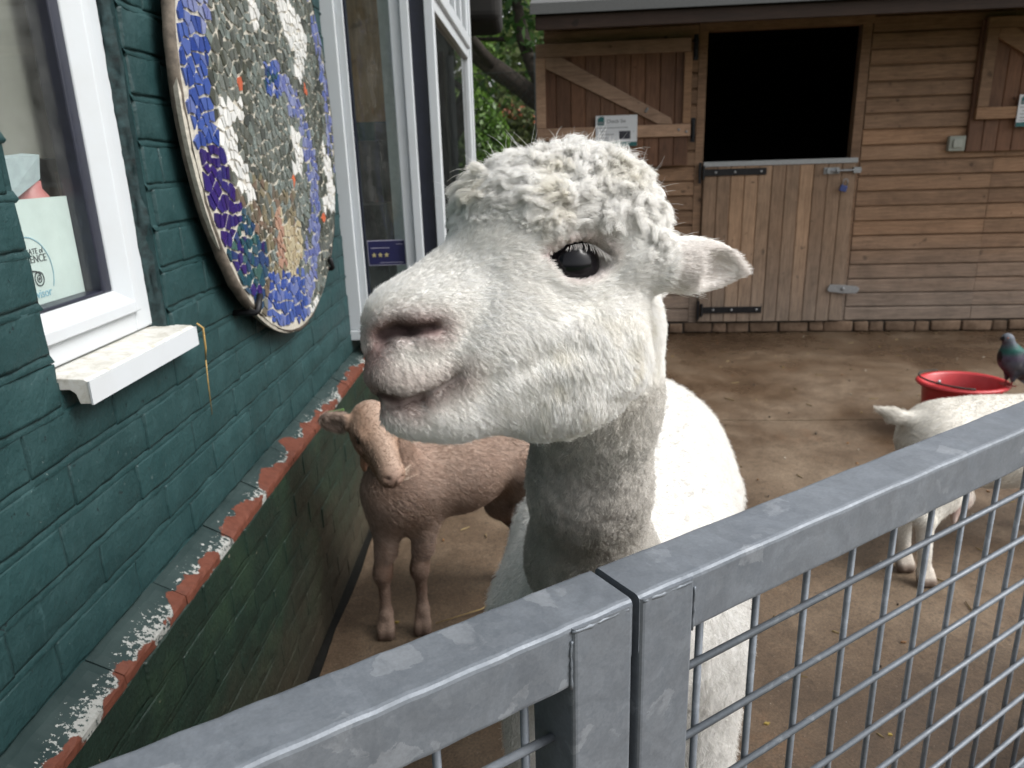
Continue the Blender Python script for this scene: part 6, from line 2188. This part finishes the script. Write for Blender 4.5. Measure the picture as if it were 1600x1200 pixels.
def tree(name, label, cat, limbs, blobs, n, size, mi, seed, group=None):
    base = limbs[0][0][0]
    root = tag(empty(name, (base[0], base[1], 0)), label, cat, group)
    rg = np.random.default_rng(seed)
    mb = MB()
    rr2 = random.Random(seed)
    for pts, r0, r1 in limbs:
        m = len(pts); P = []; Rd = []
        for i in range(m-1):
            for k in range(4):
                t = k/4
                P.append(Vector(pts[i]).lerp(Vector(pts[i+1]), t)+Vector((rr2.uniform(-1, 1), rr2.uniform(-1, 1), 0))*r0*0.12); Rd.append(r0+(r1-r0)*(i+t)/(m-1))
        P.append(Vector(pts[-1])); Rd.append(r1)
        mb.tube(P, [q*rr2.uniform(0.9, 1.1) for q in Rd], 9)
    o = mb.build("trunk", MAT_BARK, root, smooth=True); o.location = -root.location
    V, Q, sh = leaves(blobs, n, size, rg)
    o = np_mesh("crown", V, Q, LEAF[mi], root, smooth=False); o.location = -root.location
    a = o.data.attributes.new("shade", 'FLOAT', 'POINT'); a.data.foreach_set("value", sh.astype(np.float32))
    return root
def build_park():
    tree("leaning_tree", "dark leaning tree with a thick low limb behind the stable", "tree",
         [([(1.3, 9.3, -0.1), (0.75, 9.2, 1.35), (0.30, 9.1, 1.95), (-0.25, 9.2, 2.35), (-0.9, 9.3, 2.9), (-1.6, 9.4, 3.6)], 0.16, 0.07),
          ([(0.35, 9.1, 1.92), (0.05, 9.4, 2.7), (-0.1, 9.5, 3.6), (0.2, 9.6, 4.6)], 0.09, 0.04), ([(-0.25, 9.2, 2.35), (-0.55, 8.9, 2.7), (-0.8, 8.7, 3.4)], 0.07, 0.03),
          ([(0.15, 9.1, 2.05), (0.5, 8.8, 2.3), (0.55, 8.7, 2.6)], 0.04, 0.015), ([(0.05, 9.4, 2.7), (-0.5, 9.6, 2.75), (-0.9, 9.7, 2.6)], 0.03, 0.012)],
         [(-0.3, 9.4, 3.2, 1.5, 1.0, 0.75), (0.5, 9.8, 3.9, 1.6, 1.2, 1.0), (-1.5, 9.6, 3.9, 1.4, 1.2, 1.2), (0.6, 9.2, 2.75, 0.7, 0.6, 0.35), (-0.9, 9.8, 2.55, 0.8, 0.5, 0.35), (-0.2, 10.2, 2.3, 0.8, 0.5, 0.30)],
         7000, 0.060, 0, 5)
    tree("round_tree", "tall dark green tree standing beyond the park fence", "tree",
         [([(-3.2, 15.0, -0.1), (-3.1, 15.0, 2.0), (-3.2, 15.2, 4.5)], 0.22, 0.08), ([(-3.1, 15, 2.2), (-2.2, 15.2, 3.6)], 0.08, 0.03)],
         [(-3.0, 15, 4.2, 2.4, 1.8, 1.9), (-1.6, 15.4, 3.4, 1.3, 1.0, 0.9), (-3.8, 14.6, 2.9, 1.4, 1.2, 0.9)], 6000, 0.10, 1, 8)
    tree("pale_tree", "pale green feathery tree far beyond the chain link fence", "tree",
         [([(1.2, 24.0, -0.1), (1.15, 24, 2.5), (1.3, 24, 5)], 0.2, 0.06)],
         [(1.2, 24, 4.4, 2.6, 2.0, 2.2), (0.2, 24, 2.6, 1.6, 1.2, 1.1), (2.4, 24.3, 2.4, 1.4, 1.0, 1.0)], 6000, 0.14, 2, 9)
    tree("far_tree", "broad tree filling the gap behind the leaning limb", "tree",
         [([(-1.4, 30.0, -0.1), (-1.4, 30, 3.5)], 0.25, 0.1)],
         [(-1.4, 30, 5.4, 3.4, 2, 2.6), (-3.4, 30, 3.4, 2.2, 1.6, 1.6), (0.6, 30.5, 3.2, 2.0, 1.5, 1.4)], 7000, 0.18, 1, 10)
    for i, (x, y, rx, h, mi, lab, seed) in enumerate([(-0.95, 12.2, 0.85, 2.45, 1, "bright green bush with upright shoots behind the chain link fence", 21),
                                               (0.15, 13.0, 0.8, 2.35, 2, "olive green bush with a few red leaves behind the fence", 22),
                                               (-2.5, 12.6, 1.0, 2.2, 1, "wide low bush reflected in the porch glass", 23),
                                               (1.1, 12.5, 0.7, 2.4, 1, "yellow green bush next to the fence post", 24)]):
        t = tree("bush", lab, "bush", [([(x, y, -0.1), (x, y, h*0.5), (x+0.1, y, h*0.8)], 0.04, 0.01), ([(x, y, 0.1), (x-0.3, y, h*0.6)], 0.03, 0.01)],
             [(x, y, h*0.55, rx, rx*0.7, h*0.5), (x-rx*0.4, y, h*0.7, rx*0.5, rx*0.4, h*0.32), (x+rx*0.4, y+0.1, h*0.62, rx*0.5, rx*0.4, h*0.3)], 7000, 0.065, mi, seed, "bushes beyond the fence")
        if i == 1:
            rg = np.random.default_rng(77)
            V, Q, sh = leaves([(x-0.3, y-0.50, 2.12, 0.25, 0.15, 0.15), (x+0.1, y-0.50, 1.90, 0.3, 0.15, 0.12)], 34, 0.045, rg)
            o = np_mesh("red_leaves", V, Q, plain("red_autumn_leaf", (0.30, 0.085, 0.04), 0.6), t, smooth=False); o.location = -t.location
    # low bank of grass further off
    vs = []; fs = []; n = 40
    for i in range(n+1):
        for j in range(13):
            x = -24+48*i/n; y = 15+30*j/12
            vs.append((x, y, -0.05+1.45*min(1, j/5)+0.10*math.sin(x*0.7+j)*min(1, j/3)))
    for i in range(n):
        for j in range(12):
            a = i*13+j; fs.append((a, a+13, a+14, a+1))
    bk_ = mesh_obj("grass_bank", vs, fs, gr.data.materials[0], None, True)
    tag(bk_, kind="structure")
    # chain link fence
    f = tag(empty("chain_link_fence", (-0.6, 7.0, 0)), "chain link fence on dark posts between the yard and the park", "fence")
    wm = plain("dark_fence_wire", (0.045, 0.055, 0.045), 0.5, 0.3, 0.2, 60, 0.1)
    X0, X1, Hh, p_ = -1.9, 0.16, 2.1, 0.068
    zz = 0
    for sgn in (1, -1):
        c = X0-Hh if sgn > 0 else X0
        while c < (X1 if sgn > 0 else X1+Hh):
            # line x = c + sgn*z clipped to the panel
            pts = []
            za, zb = 0.0, Hh
            if sgn > 0:
                za = max(0, X0-c); zb = min(Hh, X1-c)
            else:
                za = max(0, c-X1); zb = min(Hh, c-X0)
            if zb-za > 0.05:
                m = MB().tube([(c+sgn*za+0.6, 0.004*sgn, za), (c+sgn*zb+0.6, 0.004*sgn, zb)], 0.0034, 4)
                m.build("wire", wm, f)
            c += p_*1.42
    pmat = plain("grey_green_fence_post", (0.055, 0.065, 0.062), 0.6, 0.2, 0.2, 30, 0.1)
    for x in (-1.9, 0.165):
        MB().tube([(x+0.6, 0.0, -0.02), (x+0.6, 0, 2.25)], 0.032, 12).build("post", pmat, f, smooth=True)
    MB().box(0.83, 0.90, 0.05, 0.12, 0, 2.3).build("post", MAT_DARKW, f)
    MB().tube([(X0+0.6, 0, Hh), (X1+0.6, 0, Hh)], 0.003, 6).build("line_wire", wm, f)
    # slatted park bench / rail seen in the glass
    b = tag(empty("park_rail", (-1.9, 10.6, 0)), "weathered timber rail on the lawn beyond the fence", "rail")
    for zz in (0.45, 0.75, 1.05):
        MB().box(-1.4, 1.0, -0.02, 0.02, zz, zz+0.11).build("rail", MAT_FENCEW, b)
    for x in (-1.3, -0.1, 0.9):
        MB().box(x-0.05, x+0.05, 0.021, 0.11, -0.02, 1.25).build("post", MAT_FENCEW, b)
    # dark eave at the end of the porch
    e = MB().box(-0.62, -0.095, 4.62, 5.2, 2.13, 3.0).build("eave_end", MAT_BLACK, bld, bevel=0.05, seg=4)
    e.location = -BO

# ------------------------------------------------------------------ bits on the yard
def build_litter():
    rr2 = random.Random(55)
    vs = []; fs = []; mi = []
    def add(v, f, m):
        b = len(vs); vs.extend(v); fs.extend([tuple(i+b for i in q) for q in f]); mi.extend([m]*len(f))
    for _ in range(430):
        x = rr2.uniform(-0.5, 4.6); y = rr2.uniform(0.9, 5.6)
        a = rr2.uniform(0, 6.28); kind = rr2.random()
        c, s = math.cos(a), math.sin(a)
        if kind < 0.35:      # straw
            L, w, h = rr2.uniform(0.010, 0.032), 0.0012, 0.002; m = 0
        elif kind < 0.75:    # crumbs and grit
            L, w, h = rr2.uniform(0.003, 0.007), rr2.uniform(0.002, 0.005), 0.004; m = rr2.choice((1, 2, 2, 3))
        else:                # leaf flakes
            L, w, h = rr2.uniform(0.004, 0.010), rr2.uniform(0.003, 0.006), 0.0025; m = rr2.choice((0, 3, 4))
        q = [(-L, -w*0.6), (L*0.3, -w), (L, w*0.3), (-L*0.2, w)]
        P = [(x+p*c-r_*s, y+p*s+r_*c) for p, r_ in q]
        add([(p[0], p[1], -0.001) for p in P]+[(p[0], p[1], h+rr2.uniform(0, 0.002)) for p in P], [(4, 5, 6, 7), (0, 1, 5, 4), (1, 2, 6, 5), (2, 3, 7, 6), (3, 0, 4, 7)], m)
    o = mesh_obj("yard_litter", vs, fs)
    for nm, c in (("straw_bit", (0.24, 0.18, 0.085)), ("pale_crumb", (0.52, 0.48, 0.40)), ("dark_grit", (0.035, 0.028, 0.022)), ("brown_leaf_bit", (0.20, 0.10, 0.04)), ("yellow_leaf_bit", (0.30, 0.22, 0.05))):
        o.data.materials.append(plain(nm, c, 0.8, 0, 0.2, 90, 0.1))
    o.data.polygons.foreach_set("material_index", mi)
    tag(o, "straw wisps, crumbs and leaf bits scattered over the wet concrete", "litter", kind="stuff")
    s = MB().tube([(-0.30, 1.97, 0.004), (-0.16, 2.03, 0.012), (-0.02, 2.16, 0.02), (0.05, 2.22, 0.004)], [0.001, 0.0018, 0.0018, 0.001], 6).build("straw_stalk", plain("loose_straw", (0.36, 0.26, 0.11), 0.7), smooth=True)
    tag(s, "long loose straw lying on the concrete beside the tan goat", "straw")

build_tub()
build_pigeon()
build_park()
build_litter()
build_brown_goat()
build_white_goat()
build_alpaca(1.0)
